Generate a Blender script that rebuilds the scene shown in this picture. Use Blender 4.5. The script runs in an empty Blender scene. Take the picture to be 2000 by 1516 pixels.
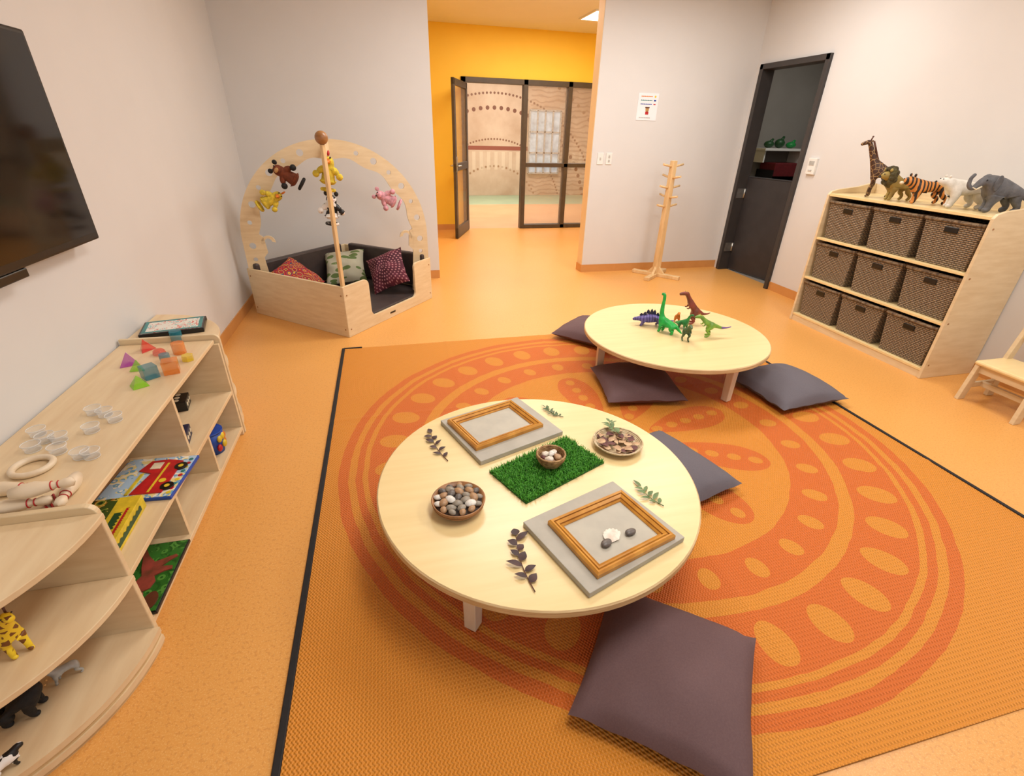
import bpy, math, random
from mathutils import Vector, Matrix, noise
random.seed(7)
SC=bpy.context.scene
C=SC.collection
PI=math.pi
cos,sin=math.cos,math.sin
try: SC.view_settings.view_transform='Standard'
except Exception: pass
# ---------------------------------------------------------------- camera solve
H=1.45; F=940.0
aD=Vector((-260,-508,940)).normalized(); aN=Vector((-47,1763,940)).normalized()
aX=aN.cross(aD).normalized(); aN=aD.cross(aX).normalized()
def ray(u,v):
    r=Vector((u-1000,v-758,F)); return Vector((r.dot(aX),r.dot(aD),-r.dot(aN)))
O=Vector((0,0,H))
def P(u,v,z): r=ray(u,v); return O+r*((z-H)/r.z)
def PY(u,v,Y): r=ray(u,v); return O+r*(Y/r.y)
def PX(u,v,X): r=ray(u,v); return O+r*(X/r.x)
cam=bpy.data.cameras.new('camera'); co=bpy.data.objects.new('camera',cam); C.objects.link(co)
cr=Vector((aX.x,aD.x,-aN.x)); cd=Vector((aX.y,aD.y,-aN.y)); cf=Vector((aX.z,aD.z,-aN.z))
M=Matrix((( cr.x,-cd.x,-cf.x,0),(cr.y,-cd.y,-cf.y,0),(cr.z,-cd.z,-cf.z,H),(0,0,0,1)))
co.matrix_world=M
cam.sensor_width=36; cam.lens=F/2000*36; cam.clip_start=.02
SC.camera=co
# ---------------------------------------------------------------- materials
def lin(c):
    return tuple(((x/255)/12.92 if x/255<=.04045 else ((x/255+.055)/1.055)**2.4) for x in c)+(1,)
class NG:
    def __init__(s,name):
        s.mat=bpy.data.materials.new(name); s.mat.use_nodes=True; s.nt=s.mat.node_tree
        s.b=s.nt.nodes['Principled BSDF']; s.tc=s.nt.nodes.new('ShaderNodeTexCoord')
    def n(s,t,**k):
        nd=s.nt.nodes.new(t)
        for a,b in k.items(): setattr(nd,a,b)
        return nd
    def put(s,i,v):
        if hasattr(v,'is_output'): s.nt.links.new(v,i)
        else: i.default_value=v
    def m(s,op,a,b=None,c=None,clamp=False):
        nd=s.n('ShaderNodeMath',operation=op,use_clamp=clamp); s.put(nd.inputs[0],a)
        if b is not None: s.put(nd.inputs[1],b)
        if c is not None: s.put(nd.inputs[2],c)
        return nd.outputs[0]
    def xyz(s,kind='Object'):
        nd=s.n('ShaderNodeSeparateXYZ'); s.nt.links.new(s.tc.outputs[kind],nd.inputs[0]); return nd.outputs
    def mapped(s,scale=(1,1,1),rot=(0,0,0),kind='Object'):
        nd=s.n('ShaderNodeMapping'); nd.inputs['Scale'].default_value=scale; nd.inputs['Rotation'].default_value=rot
        s.nt.links.new(s.tc.outputs[kind],nd.inputs[0]); return nd.outputs[0]
    def noise(s,scale,detail=3,vec=None,rough=.55):
        nd=s.n('ShaderNodeTexNoise'); nd.inputs['Scale'].default_value=scale; nd.inputs['Detail'].default_value=detail
        nd.inputs['Roughness'].default_value=rough
        s.nt.links.new(vec if vec is not None else s.tc.outputs['Object'],nd.inputs['Vector']); return nd.outputs['Fac']
    def ramp(s,fac,stops,const=False):
        nd=s.n('ShaderNodeValToRGB'); cr=nd.color_ramp
        if const: cr.interpolation='CONSTANT'
        while len(cr.elements)<len(stops): cr.elements.new(.5)
        for e,(p,c) in zip(cr.elements,stops): e.position=p; e.color=lin(c)
        s.put(nd.inputs[0],fac); return nd.outputs[0]
    def mix(s,fac,a,b):
        nd=s.n('ShaderNodeMix',data_type='RGBA'); s.put(nd.inputs[0],fac)
        s.put(nd.inputs[6],lin(a) if isinstance(a,tuple) and len(a)==3 else a)
        s.put(nd.inputs[7],lin(b) if isinstance(b,tuple) and len(b)==3 else b); return nd.outputs[2]
    def bump(s,h,st=.3,dist=.01):
        nd=s.n('ShaderNodeBump'); nd.inputs['Strength'].default_value=st; nd.inputs['Distance'].default_value=dist
        s.put(nd.inputs['Height'],h); s.nt.links.new(nd.outputs[0],s.b.inputs['Normal'])
    def col(s,v): s.put(s.b.inputs['Base Color'],v)
    def set(s,**k):
        for a,b in k.items(): s.b.inputs[a.replace('_',' ')].default_value=b
        return s.mat
def pm(name,c,c2=None,scale=20,stretch=(1,1,1),rough=.5,bump=0,bs=None,metal=0,lo=.35,hi=.65,detail=3,spec=.5,emit=None):
    g=NG(name)
    if c2 is None: c2=tuple(max(0,x*.93) for x in c)
    v=g.mapped(stretch)
    nz=g.noise(scale,detail,v)
    g.col(g.ramp(nz,[(lo,c2),(hi,c)]))
    if bump: g.bump(g.noise(bs or scale*4,2,v),bump,.004)
    g.set(Roughness=rough,Metallic=metal); g.b.inputs['Specular IOR Level'].default_value=spec
    if emit:
        g.b.inputs['Emission Color'].default_value=lin(c); g.b.inputs['Emission Strength'].default_value=emit
    return g.mat
def clear(name,c,alpha,rough=.08,emit=0):
    g=NG(name); g.col(g.ramp(g.noise(5),[(.3,c),(.7,tuple(min(255,x*1.05) for x in c))])); g.set(Roughness=rough,Alpha=alpha); return g.mat
MT={}
MT['wall']=pm('wall_paint',(218,216,213),(216,214,211),3,rough=.6,bump=.02,bs=400,spec=.3)
MT['ceil']=pm('ceiling_paint',(230,227,222),(228,225,219),3,rough=.8)
MT['yellow']=pm('yellow_paint',(248,205,62),(246,201,56),2,rough=.6)
MT['jamb']=pm('jamb_reflected_tint',(238,212,170),(234,206,162),2,rough=.6)  # peach colour paints in the warm corridor light reflected on the jamb
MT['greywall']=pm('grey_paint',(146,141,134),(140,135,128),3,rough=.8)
g=NG('floor_vinyl')
big=g.noise(1.2,2); fine=g.noise(240,2); fl=g.noise(95,3)
c0=g.ramp(big,[(.3,(224,160,82)),(.7,(228,165,87))])
c1=g.mix(g.m('MULTIPLY',g.m('GREATER_THAN',fine,.58),.25),c0,(248,214,148))
c2=g.mix(g.m('MULTIPLY',g.m('LESS_THAN',fl,.42),.26),c1,(186,118,56))
g.col(c2); g.set(Roughness=.36); g.b.inputs['Specular IOR Level'].default_value=.45; MT['floor']=g.mat
MT['base']=pm('coved_skirting',(210,150,86),(204,143,79),8,rough=.4)
MT['floor2']=pm('far_floor',(222,170,124),(214,160,114),2,rough=.4)
MT['floor3']=pm('teal_floor',(168,186,150),(158,176,144),2,rough=.4)
MT['birch']=pm('birch_plywood',(230,209,171),(217,192,150),6,(1,1,6),rough=.4,lo=.3,hi=.7,detail=5)
MT['birchx']=pm('birch_plywood_lengthwise',(232,209,169),(219,190,148),5,(5,.7,5),rough=.38,lo=.3,hi=.7,detail=5)
MT['birchtop']=pm('maple_laminate',(238,215,160),(232,206,149),4,(.6,7,1),rough=.3,lo=.3,hi=.7,detail=5)
MT['edge']=pm('plywood_edge',(220,192,144),(194,162,114),9,(1,1,25),rough=.5)
MT['legwood']=pm('pale_leg_wood',(236,219,192),(224,203,172),5,(4,4,1),rough=.45)
MT['pine']=pm('pine_wood',(230,196,144),(215,177,122),5,(5,5,1),rough=.42)
MT['brownwood']=pm('brown_wood',(172,122,72),(146,98,54),8,(1,1,5),rough=.35)
MT['bowlwood']=pm('bowl_wood',(168,116,68),(134,90,50),10,(3,3,1),rough=.4)
MT['gold']=pm('gold_wood',(214,154,66),(188,126,46),14,(1,1,1),rough=.28)
MT['goldd']=pm('gold_wood_dark',(158,104,42),(134,86,32),14,rough=.35)
MT['char']=pm('charcoal_frame',(60,55,53),(54,50,48),8,rough=.45)
MT['chard']=pm('charcoal_leaf',(52,49,50),(46,43,44),8,rough=.4)
MT['alu']=pm('brown_aluminium',(80,68,56),(72,61,50),8,rough=.4)
MT['steel']=pm('steel',(200,200,196),(180,180,176),20,rough=.3,metal=.9)
MT['black']=pm('black_plastic',(16,16,18),(12,12,14),20,rough=.3)
MT['screen']=pm('tv_screen',(12,9,8),(8,6,6),4,rough=.10,spec=.35)
MT['white']=pm('white_plastic',(236,234,228),(230,228,222),10,rough=.35)
MT['paper']=pm('paper',(240,238,240),(234,232,234),5,rough=.7)
MT['bind']=pm('black_binding',(24,22,24),(16,15,17),60,rough=.7)
MT['purple']=pm('plum_cloth',(110,87,87),(105,82,83),200,rough=.85,bump=.1,bs=500,spec=.2)
MT['slate']=pm('slate_cloth',(108,103,109),(103,98,104),200,rough=.85,bump=.1,bs=500,spec=.2)
MT['pad']=pm('dark_vinyl_pad',(72,61,58),(62,53,51),14,rough=.45,bump=.1)
MT['greyb']=pm('grey_board',(178,173,160),(168,163,150),12,rough=.6)
MT['inner']=pm('inner_board',(184,179,163),(174,169,155),12,rough=.5)
MT['blackfur']=pm('black_matt',(26,24,24),(14,13,13),60,rough=.7,bump=.3)
for k,c in dict(red=(196,30,34),blue=(34,80,180),orange=(232,130,30),green=(30,150,70),teal=(60,140,140),lime=(150,190,40),yel=(236,206,50),pink=(230,160,170),brown=(100,52,30),tan=(196,150,90),cream=(236,222,190),dgreen=(34,80,40),maroon=(110,24,30),navy=(30,36,70),lightgrey=(196,196,190)).items():
    MT[k]=pm('paint_'+k,c,tuple(x*.85 for x in c),25,rough=.45)
for k,c in dict(plush_yel=(232,204,64),plush_brown=(124,60,32),plush_pink=(232,168,178)).items():
    MT[k]=pm(k,c,tuple(x*.8 for x in c),40,rough=.9,bump=.6,bs=120)
for k,c in dict(t_red=(228,34,30),t_purple=(184,40,176),t_green=(150,220,20),t_teal=(10,130,150),t_orange=(238,134,8),t_yel=(236,204,20)).items():
    MT[k]=clear('translucent_'+k[2:],c,.5,.05)
MT['clear']=clear('clear_plastic',(236,234,230),.20,.05)
MT['clearrim']=clear('clear_plastic_rim',(240,238,234),.5,.05)
MT['glass']=clear('partition_glass',(196,174,152),.2,.03)
def weave(name,a,b,sx=.030,sz=.012):
    g=NG(name); x,y,z=g.xyz()
    nz0=g.noise(25,2)
    z=g.m('ADD',z,g.m('MULTIPLY',g.m('SUBTRACT',nz0,.5),.006))
    h=g.m('ADD',g.m('ADD',x,y),g.m('MULTIPLY',nz0,.01))
    row=g.m('FLOOR',g.m('DIVIDE',z,sz)); par=g.m('MODULO',g.m('ABSOLUTE',row),2.0)
    sh=g.m('ADD',g.m('DIVIDE',h,sx),g.m('MULTIPLY',par,.5))
    s1=g.m('ABSOLUTE',g.m('SINE',g.m('MULTIPLY',sh,PI)))
    s2=g.m('ABSOLUTE',g.m('SINE',g.m('MULTIPLY',g.m('DIVIDE',z,sz),PI)))
    hh=g.m('MULTIPLY',g.m('POWER',s1,.5),s2)
    nz=g.noise(80,3)
    g.col(g.ramp(g.m('MULTIPLY',hh,g.m('ADD',nz,.4)),[(.02,b),(.7,a)]))
    g.bump(hh,1,.008); g.set(Roughness=.75); return g.mat
MT['wicker']=weave('seagrass_weave',(164,140,112),(62,49,37))
MT['wickerrim']=pm('seagrass_rim',(140,117,88),(76,58,42),70,rough=.75,bump=.8,bs=150)
MT['cane']=pm('cane',(184,146,96),(126,90,54),60,rough=.6,bump=.4)
MT['creamcane']=pm('cream_cane',(222,204,168),(186,160,120),60,rough=.6,bump=.4)
# rug
g=NG('rug_plastic_weave'); x,y,z=g.xyz()
wob=g.noise(6,2)
r=g.m('ADD',g.m('SQRT',g.m('ADD',g.m('MULTIPLY',x,x),g.m('MULTIPLY',y,y))),g.m('MULTIPLY',g.m('SUBTRACT',wob,.5),.022))
th=g.m('ARCTAN2',y,x)
def ring(a,b): return g.m('MULTIPLY',g.m('GREATER_THAN',r,a),g.m('LESS_THAN',r,b))
def ells(N,R0,a,b,ph=0.0):
    t=g.m('ADD',g.m('DIVIDE',g.m('SUBTRACT',th,ph),2*PI/N),100.5)
    q=g.m('SUBTRACT',g.m('FRACT',t),.5)
    dx=g.m('MULTIPLY',q,2*PI/N*R0/a); dy=g.m('DIVIDE',g.m('SUBTRACT',r,R0),b)
    return g.m('LESS_THAN',g.m('ADD',g.m('MULTIPLY',dx,dx),g.m('MULTIPLY',dy,dy)),1.0)
def sub(a,b): return g.m('MULTIPLY',a,g.m('SUBTRACT',1.0,b))
m1=g.m('MAXIMUM',ring(1.385,1.432),ring(1.32,1.352))
m2=sub(ring(1.07,1.295),ells(32,1.19,.058,.078,-PI/2))
m3=sub(ring(.82,1.01),ells(27,.92,.038,.05,-1.41))
N=9; ph=math.radians(-27)
q=g.m('SUBTRACT',g.m('FRACT',g.m('ADD',g.m('DIVIDE',g.m('SUBTRACT',th,ph),2*PI/N),100.5)),.5)
dx=g.m('MULTIPLY',g.m('MULTIPLY',q,2*PI/N),r)
e1=g.m('DIVIDE',dx,g.m('MULTIPLY',g.m('ADD',r,.12),.17)); e2=g.m('DIVIDE',g.m('SUBTRACT',r,.48),.27)
pet=g.m('LESS_THAN',g.m('ADD',g.m('MULTIPLY',e1,e1),g.m('MULTIPLY',e2,e2)),1.0)
rr=g.m('SUBTRACT',g.m('FRACT',g.m('DIVIDE',r,.105)),.5)
d1=g.m('MULTIPLY',rr,.105/.034); d2=g.m('DIVIDE',dx,.028)
dot=g.m('LESS_THAN',g.m('ADD',g.m('MULTIPLY',d1,d1),g.m('MULTIPLY',d2,d2)),1.0)
m4=sub(pet,dot)
mask=g.m('MAXIMUM',g.m('MAXIMUM',m1,m2),g.m('MAXIMUM',m3,g.m('MAXIMUM',m4,ring(.10,.17))))
wv=g.m('MULTIPLY',g.m('SINE',g.m('MULTIPLY',x,2*PI/.011)),g.m('SINE',g.m('MULTIPLY',y,2*PI/.014)))
wv2=g.m('SINE',g.m('MULTIPLY',y,2*PI/.014))
base=g.mix(mask,(230,150,52),(222,114,42))
base=g.mix(g.m('MULTIPLY',g.m('ADD',wv,1.0),.11),base,(146,74,16))
g.col(base); g.bump(g.m('ADD',wv,g.m('MULTIPLY',wv2,.5)),.7,.003); g.set(Roughness=.42); g.b.inputs['Specular IOR Level'].default_value=.4
MT['rug']=g.mat
# mural
g=NG('mural_wall'); x,y,z=g.xyz(); x=g.m('SUBTRACT',x,2.7)
nz=g.noise(1.5,5); c=g.ramp(nz,[(.35,(192,160,132)),(.65,(216,190,164))])
zz=g.m('ADD',z,.5); R=g.m('SQRT',g.m('ADD',g.m('MULTIPLY',x,x),g.m('MULTIPLY',zz,zz))); T=g.m('ARCTAN2',x,zz)
for (R0,N,sz,colr) in [(2.74,190,.026,(130,88,66)),(2.44,92,.045,(126,82,62)),(1.78,150,.022,(140,98,74)),(1.18,70,.026,(166,128,96)),(3.3,100,.04,(166,128,98))]:
    q=g.m('SUBTRACT',g.m('FRACT',g.m('ADD',g.m('MULTIPLY',T,N/(2*PI)),100.5)),.5)
    a=g.m('MULTIPLY',q,2*PI/N*R0/sz); b=g.m('DIVIDE',g.m('SUBTRACT',R,R0),sz)
    c=g.mix(g.m('LESS_THAN',g.m('ADD',g.m('MULTIPLY',a,a),g.m('MULTIPLY',b,b)),1.0),c,colr)
bd=g.m('MULTIPLY',g.m('LESS_THAN',g.m('ABSOLUTE',g.m('SUBTRACT',z,1.08)),.045),g.m('LESS_THAN',g.m('ABSOLUTE',x),1.1))
c=g.mix(bd,c,(150,84,66))
st=g.m('MULTIPLY',g.m('LESS_THAN',g.m('ABSOLUTE',g.m('SUBTRACT',z,.8)),.2),g.m('GREATER_THAN',g.m('SINE',g.m('MULTIPLY',x,34)),.2))
c=g.mix(g.m('MULTIPLY',st,.45),c,(236,216,190))
hz=g.m('MULTIPLY',g.m('GREATER_THAN',x,.9),g.m('GREATER_THAN',g.m('SINE',g.m('ADD',g.m('MULTIPLY',z,60),g.m('MULTIPLY',g.noise(3,2),14))),.55))
c=g.mix(g.m('MULTIPLY',hz,.4),c,(140,100,76))
g.col(c); g.set(Roughness=.5); MT['mural']=g.mat
# animal coats
def spots(name,a,b,scale,thr=.09):
    g=NG(name); v=g.n('ShaderNodeTexVoronoi',feature='DISTANCE_TO_EDGE'); v.inputs['Scale'].default_value=scale
    g.nt.links.new(g.tc.outputs['Object'],v.inputs['Vector'])
    g.col(g.mix(g.m('GREATER_THAN',v.outputs['Distance'],thr),a,b)); g.set(Roughness=.5); return g.mat
def stripes(name,a,b,scale,dist=3,thr=.55):
    g=NG(name); v=g.n('ShaderNodeTexWave'); v.inputs['Scale'].default_value=scale; v.inputs['Distortion'].default_value=dist; v.inputs['Detail'].default_value=2
    g.nt.links.new(g.tc.outputs['Object'],v.inputs['Vector'])
    g.col(g.mix(g.m('GREATER_THAN',v.outputs['Fac'],thr),a,b)); g.set(Roughness=.5); return g.mat
def patches(name,a,b,scale,thr=.5):
    g=NG(name); g.col(g.mix(g.m('GREATER_THAN',g.noise(scale,2),thr),a,b)); g.set(Roughness=.5); return g.mat
MT['giraffe']=spots('giraffe_coat',(170,134,86),(70,42,26),34,.045)
MT['giraffeY']=spots('yellow_giraffe_coat',(240,206,40),(120,70,20),45,.2)
MT['tiger']=stripes('tiger_coat',(212,136,60),(34,24,16),14)
MT['lion']=pm('lion_coat',(168,146,76),(146,122,60),20,rough=.6)
MT['mane']=pm('lion_mane',(92,84,44),(56,48,26),40,rough=.8,bump=.5)
MT['bear']=pm('polar_bear_coat',(230,226,216),(210,204,192),30,rough=.7,bump=.3)
MT['elephant']=pm('elephant_hide',(106,106,108),(80,80,83),24,rough=.6,bump=.5)
MT['cow']=patches('cow_coat',(236,232,226),(20,18,18),18,.5)
MT['stego']=stripes('purple_dinosaur_skin',(104,92,156),(70,60,120),18,4,.6)
MT['brachio']=pm('bright_green_skin',(40,190,80),(20,150,64),30,rough=.4)
MT['green2']=pm('mid_green_skin',(60,150,70),(30,100,50),30,rough=.4)
MT['rex']=pm('red_brown_skin',(150,64,50),(104,56,34),22,rough=.5)
MT['rex2']=pm('dark_olive_skin',(84,110,70),(50,74,42),22,rough=.5)
g=NG('lime_skin_purple_tail'); x,y,z=g.xyz()
g.col(g.mix(g.m('LESS_THAN',x,-.07),g.ramp(g.noise(14),[(.35,(90,130,60)),(.65,(150,196,60))]),(110,80,150))); g.set(Roughness=.45); MT['raptor']=g.mat
MT['grass']=pm('grass_blades',(88,170,46),(54,130,26),60,rough=.6)
MT['grassb']=pm('grass_backing',(40,96,24),(30,80,18),30,rough=.8)
MT['sage']=pm('green_leaf',(110,136,84),(80,106,56),30,rough=.5)
MT['gleaf']=pm('dark_green_leaf',(64,100,48),(44,76,34),30,rough=.5)
MT['pleaf']=pm('dark_purple_leaf',(78,50,46),(48,30,32),30,rough=.55)
MT['dry']=pm('dry_leaf',(210,178,138),(172,132,100),30,rough=.7)
MT['dryd']=pm('dry_dark_leaf',(116,70,64),(84,48,48),30,rough=.7)
MT['shell']=pm('shell',(238,230,216),(214,198,180),40,rough=.4)
for k,c in dict(pg=(158,148,132),pd=(104,96,90),pb=(184,144,104),pw=(242,238,228)).items():
    MT[k]=pm('pebble_'+k,c,tuple(x*.85 for x in c),60,rough=.4)
def rings(name,cols,scale):
    g=NG(name); v=g.n('ShaderNodeTexVoronoi'); v.inputs['Scale'].default_value=scale
    g.nt.links.new(g.tc.outputs['Object'],v.inputs['Vector'])
    w=g.m('FRACT',g.m('MULTIPLY',v.outputs['Distance'],3.0))
    st=[(i/len(cols),c) for i,c in enumerate(cols)]
    g.col(g.ramp(w,st,True)); g.set(Roughness=.85); return g.mat
MT['cushred']=rings('red_patterned_cloth',[(160,34,30),(216,160,60),(40,50,90),(190,60,30),(130,26,60)],19)
# concentric dotted paisley cloth
g=NG('paisley_cloth'); x,y,z=g.xyz()
r2=g.m('SQRT',g.m('ADD',g.m('MULTIPLY',x,x),g.m('MULTIPLY',y,y))); t2=g.m('ARCTAN2',y,x)
rw=g.m('SUBTRACT',g.m('FRACT',g.m('DIVIDE',r2,.026)),.5)
nn_=g.m('FLOOR',g.m('MULTIPLY',g.m('FLOOR',g.m('DIVIDE',r2,.026)),6.0))
qq=g.m('SUBTRACT',g.m('FRACT',g.m('MULTIPLY',t2,g.m('DIVIDE',g.m('ADD',nn_,6.0),2*PI))),.5)
dd_=g.m('ADD',g.m('MULTIPLY',rw,rw),g.m('MULTIPLY',qq,qq))
g.col(g.mix(g.m('LESS_THAN',dd_,.06),g.ramp(g.noise(9,2),[(.4,(70,22,38)),(.6,(98,34,52))]),(176,120,124))); g.set(Roughness=.85); MT['cushpais']=g.mat
g=NG('leafy_cloth'); v=g.n('ShaderNodeTexVoronoi'); v.inputs['Scale'].default_value=1.0
g.nt.links.new(g.mapped((9,20,11),(0,0,.6)),v.inputs['Vector'])
dv=v.outputs['Distance']
cc=g.mix(g.m('LESS_THAN',dv,.40),(182,180,158),(96,118,66)); cc=g.mix(g.m('LESS_THAN',dv,.08),cc,(150,160,110))
g.col(cc); g.set(Roughness=.85); MT['cushleaf']=g.mat
def picture(name,base,cols,scale):
    g=NG(name); v=g.n('ShaderNodeTexVoronoi'); v.inputs['Scale'].default_value=scale
    g.nt.links.new(g.mapped((1,1,1)),v.inputs['Vector'])
    st=[(i/len(cols),c) for i,c in enumerate(cols)]
    cc=g.ramp(g.m('FRACT',g.m('MULTIPLY',v.outputs['Distance'],1.7)),st,True)
    g.col(g.mix(g.m('GREATER_THAN',g.noise(scale*.7,2),.5),base,cc)); g.set(Roughness=.25); return g.mat
MT['pic_k']=picture('green_picture',(50,112,40),[(34,84,30),(80,140,56),(42,100,34)],30)
MT['pic_t']=picture('truck_picture',(176,204,226),[(240,236,220),(120,170,200),(236,220,150)],34)
MT['pic_a']=picture('jungle_picture',(60,80,30),[(170,110,40),(36,60,24),(110,130,50),(210,180,80)],34)
MT['pic_s']=picture('pale_maze_picture',(226,224,214),[(214,120,110),(226,224,214),(150,190,190),(226,224,214)],34)
# ---------------------------------------------------------------- mesh builder
def wm(o):
    m=o.matrix_basis.copy(); p=o.parent
    while p is not None: m=p.matrix_basis@m; p=p.parent
    return m
class MB:
    def __init__(s): s.v=[];s.f=[];s.mi=[];s.sm=[];s.M=Matrix();s.k=0
    def add(s,vs,fs,smooth=False):
        b=len(s.v); s.v+=[tuple(s.M@Vector(v)) for v in vs]
        for f in fs: s.f.append([b+i for i in f]); s.mi.append(s.k); s.sm.append(smooth)
        return s
    def box(s,c,d,rz=0,R=None):
        c=Vector(c); R=R or Matrix.Rotation(rz,3,'Z'); x,y,z=[a/2 for a in d]
        vs=[c+R@Vector((i*x,j*y,k*z)) for i in(-1,1) for j in(-1,1) for k in(-1,1)]
        return s.add(vs,[(0,1,3,2),(4,6,7,5),(0,4,5,1),(2,3,7,6),(0,2,6,4),(1,5,7,3)])
    def bb(s,x0,x1,y0,y1,z0,z1): return s.box(((x0+x1)/2,(y0+y1)/2,(z0+z1)/2),(abs(x1-x0),abs(y1-y0),abs(z1-z0)))
    def prism(s,poly,a,b,fn=None,smooth=False):
        fn=fn or (lambda p,h:(p[0],p[1],h)); n=len(poly)
        vs=[fn(p,a) for p in poly]+[fn(p,b) for p in poly]
        s.add(vs,[list(range(n))[::-1],[n+i for i in range(n)]])
        b0=len(s.v)-2*n
        for i in range(n):
            j=(i+1)%n; s.f.append([b0+i,b0+j,b0+n+j,b0+n+i]); s.mi.append(s.k); s.sm.append(smooth)
        return s
    def cyl(s,p0,p1,r0,r1=None,n=16,smooth=True):
        r1=r0 if r1 is None else r1; p0=Vector(p0);p1=Vector(p1); d=(p1-p0).normalized()
        a=d.orthogonal().normalized(); b=d.cross(a)
        vs=[p0+(a*cos(2*PI*i/n)+b*sin(2*PI*i/n))*r0 for i in range(n)]+[p1+(a*cos(2*PI*i/n)+b*sin(2*PI*i/n))*r1 for i in range(n)]
        s.add(vs,[(i,(i+1)%n,n+(i+1)%n,n+i) for i in range(n)],smooth)
        bb=len(s.v)-2*n
        s.f+= [[bb+i for i in range(n)][::-1],[bb+n+i for i in range(n)]]; s.mi+=[s.k]*2; s.sm+=[False]*2
        return s
    def sph(s,c,r,n=16,m=10,R=None,fn=None):
        if not hasattr(r,'__len__'): r=(r,r,r)
        c=Vector(c); R=R or Matrix.Identity(3); vs=[];fs=[]
        for i in range(m+1):
            t=PI*i/m
            for j in range(n):
                p=Vector((sin(t)*cos(2*PI*j/n),sin(t)*sin(2*PI*j/n),cos(t)))
                k=fn(p) if fn else 1
                vs.append(c+R@Vector((p.x*r[0]*k,p.y*r[1]*k,p.z*r[2]*k)))
        for i in range(m):
            for j in range(n): fs.append((i*n+j,(i+1)*n+j,(i+1)*n+(j+1)%n,i*n+(j+1)%n))
        return s.add(vs,fs,True)
    def lathe(s,prof,c=(0,0,0),n=40,R=None,smooth=True):
        c=Vector(c); R=R or Matrix.Identity(3); vs=[];fs=[];m=len(prof)
        for (r,z) in prof:
            for j in range(n): vs.append(c+R@Vector((r*cos(2*PI*j/n),r*sin(2*PI*j/n),z)))
        for i in range(m-1):
            for j in range(n): fs.append((i*n+j,i*n+(j+1)%n,(i+1)*n+(j+1)%n,(i+1)*n+j))
        return s.add(vs,fs,smooth)
    def tube(s,path,rad,n=8,closed=False):
        path=[Vector(p) for p in path]; m=len(path); vs=[];fs=[];a=None
        if not hasattr(rad,'__len__'): rad=[rad]*m
        for i,p in enumerate(path):
            if closed: d=(path[(i+1)%m]-path[i-1]).normalized()
            else: d=(path[min(i+1,m-1)]-path[max(i-1,0)]).normalized()
            if a is None: a=d.orthogonal().normalized()
            a=(a-d*a.dot(d)).normalized(); b=d.cross(a)
            for j in range(n): vs.append(p+(a*cos(2*PI*j/n)+b*sin(2*PI*j/n))*rad[i])
        for i in range(m if closed else m-1):
            for j in range(n):
                k=(i+1)%m; fs.append((i*n+j,i*n+(j+1)%n,k*n+(j+1)%n,k*n+j))
        s.add(vs,fs,True)
        if not closed:
            b0=len(s.v)-m*n
            s.f+=[[b0+j for j in range(n)][::-1],[b0+(m-1)*n+j for j in range(n)]]; s.mi+=[s.k]*2; s.sm+=[True]*2
        return s
    def torus(s,c,R0,r,n=32,k=8,Rm=None,jit=0):
        Rm=Rm or Matrix.Identity(3)
        return s.tube([Vector(c)+Rm@Vector(((R0+random.uniform(-jit,jit))*cos(2*PI*i/n),(R0+random.uniform(-jit,jit))*sin(2*PI*i/n),random.uniform(-jit,jit)*.5)) for i in range(n)],r,k,True)
    def grid(s,fn,nu,nv,smooth=True,flip=False):
        vs=[fn(i/nu,j/nv) for i in range(nu+1) for j in range(nv+1)]
        fs=[]
        for i in range(nu):
            for j in range(nv):
                q=(i*(nv+1)+j,(i+1)*(nv+1)+j,(i+1)*(nv+1)+j+1,i*(nv+1)+j+1); fs.append(q[::-1] if flip else q)
        return s.add(vs,fs,smooth)
    def leaf(s,b,d,L,W,up=(0,0,1),droop=.2,fold=.12):
        b=Vector(b); d=Vector(d).normalized(); up=Vector(up); sd=d.cross(up).normalized(); up=sd.cross(d)
        vs=[];n=6
        for i in range(n+1):
            t=i/n; w=W*.5*sin(PI*min(1,t**.75))+.0002; p=b+d*(L*t)+up*(sin(PI*t)*L*droop*.4)
            vs+=[p-sd*w+up*w*fold,p,p+sd*w+up*w*fold]
        fs=[]
        for i in range(n):
            a=i*3; fs+=[(a,a+1,a+4,a+3),(a+1,a+2,a+5,a+4)]
        return s.add(vs,fs,True)
    def mesh(s,name,mats):
        me=bpy.data.meshes.new(name); me.from_pydata(s.v,[],s.f)
        for m in (mats if isinstance(mats,(list,tuple)) else [mats]): me.materials.append(MT[m] if isinstance(m,str) else m)
        me.polygons.foreach_set('material_index',s.mi); me.polygons.foreach_set('use_smooth',s.sm); me.update(); return me
    def build(s,name,mats,parent=None,w=False,bev=0,seg=2):
        if w and parent is not None:
            iv=wm(parent).inverted(); s.v=[tuple(iv@Vector(v)) for v in s.v]
        o=bpy.data.objects.new(name,s.mesh(name,mats)); C.objects.link(o)
        if parent is not None: o.parent=parent
        if bev:
            b=o.modifiers.new('bevel','BEVEL'); b.width=bev; b.segments=seg; b.limit_method='ANGLE'; b.angle_limit=.6
        return o
def tag(o,label,cat,group=None):
    o['label']=label; o['category']=cat
    if group: o['group']=group
    return o
def thing(name,label,cat,loc=(0,0,0),rz=0,group=None,R=None):
    o=bpy.data.objects.new(name,None); C.objects.link(o); o.empty_display_size=.05
    m=Matrix.Translation(Vector(loc))@(R.to_4x4() if R else Matrix.Rotation(rz,4,'Z'))
    o.matrix_basis=m
    return tag(o,label,cat,group)
def single(name,label,cat,mb,mats,loc=(0,0,0),rz=0,group=None,R=None,bev=0):
    o=mb.build(name,mats,None,bev=bev)
    o.matrix_basis=Matrix.Translation(Vector(loc))@(R.to_4x4() if R else Matrix.Rotation(rz,4,'Z'))
    return tag(o,label,cat,group)
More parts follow.
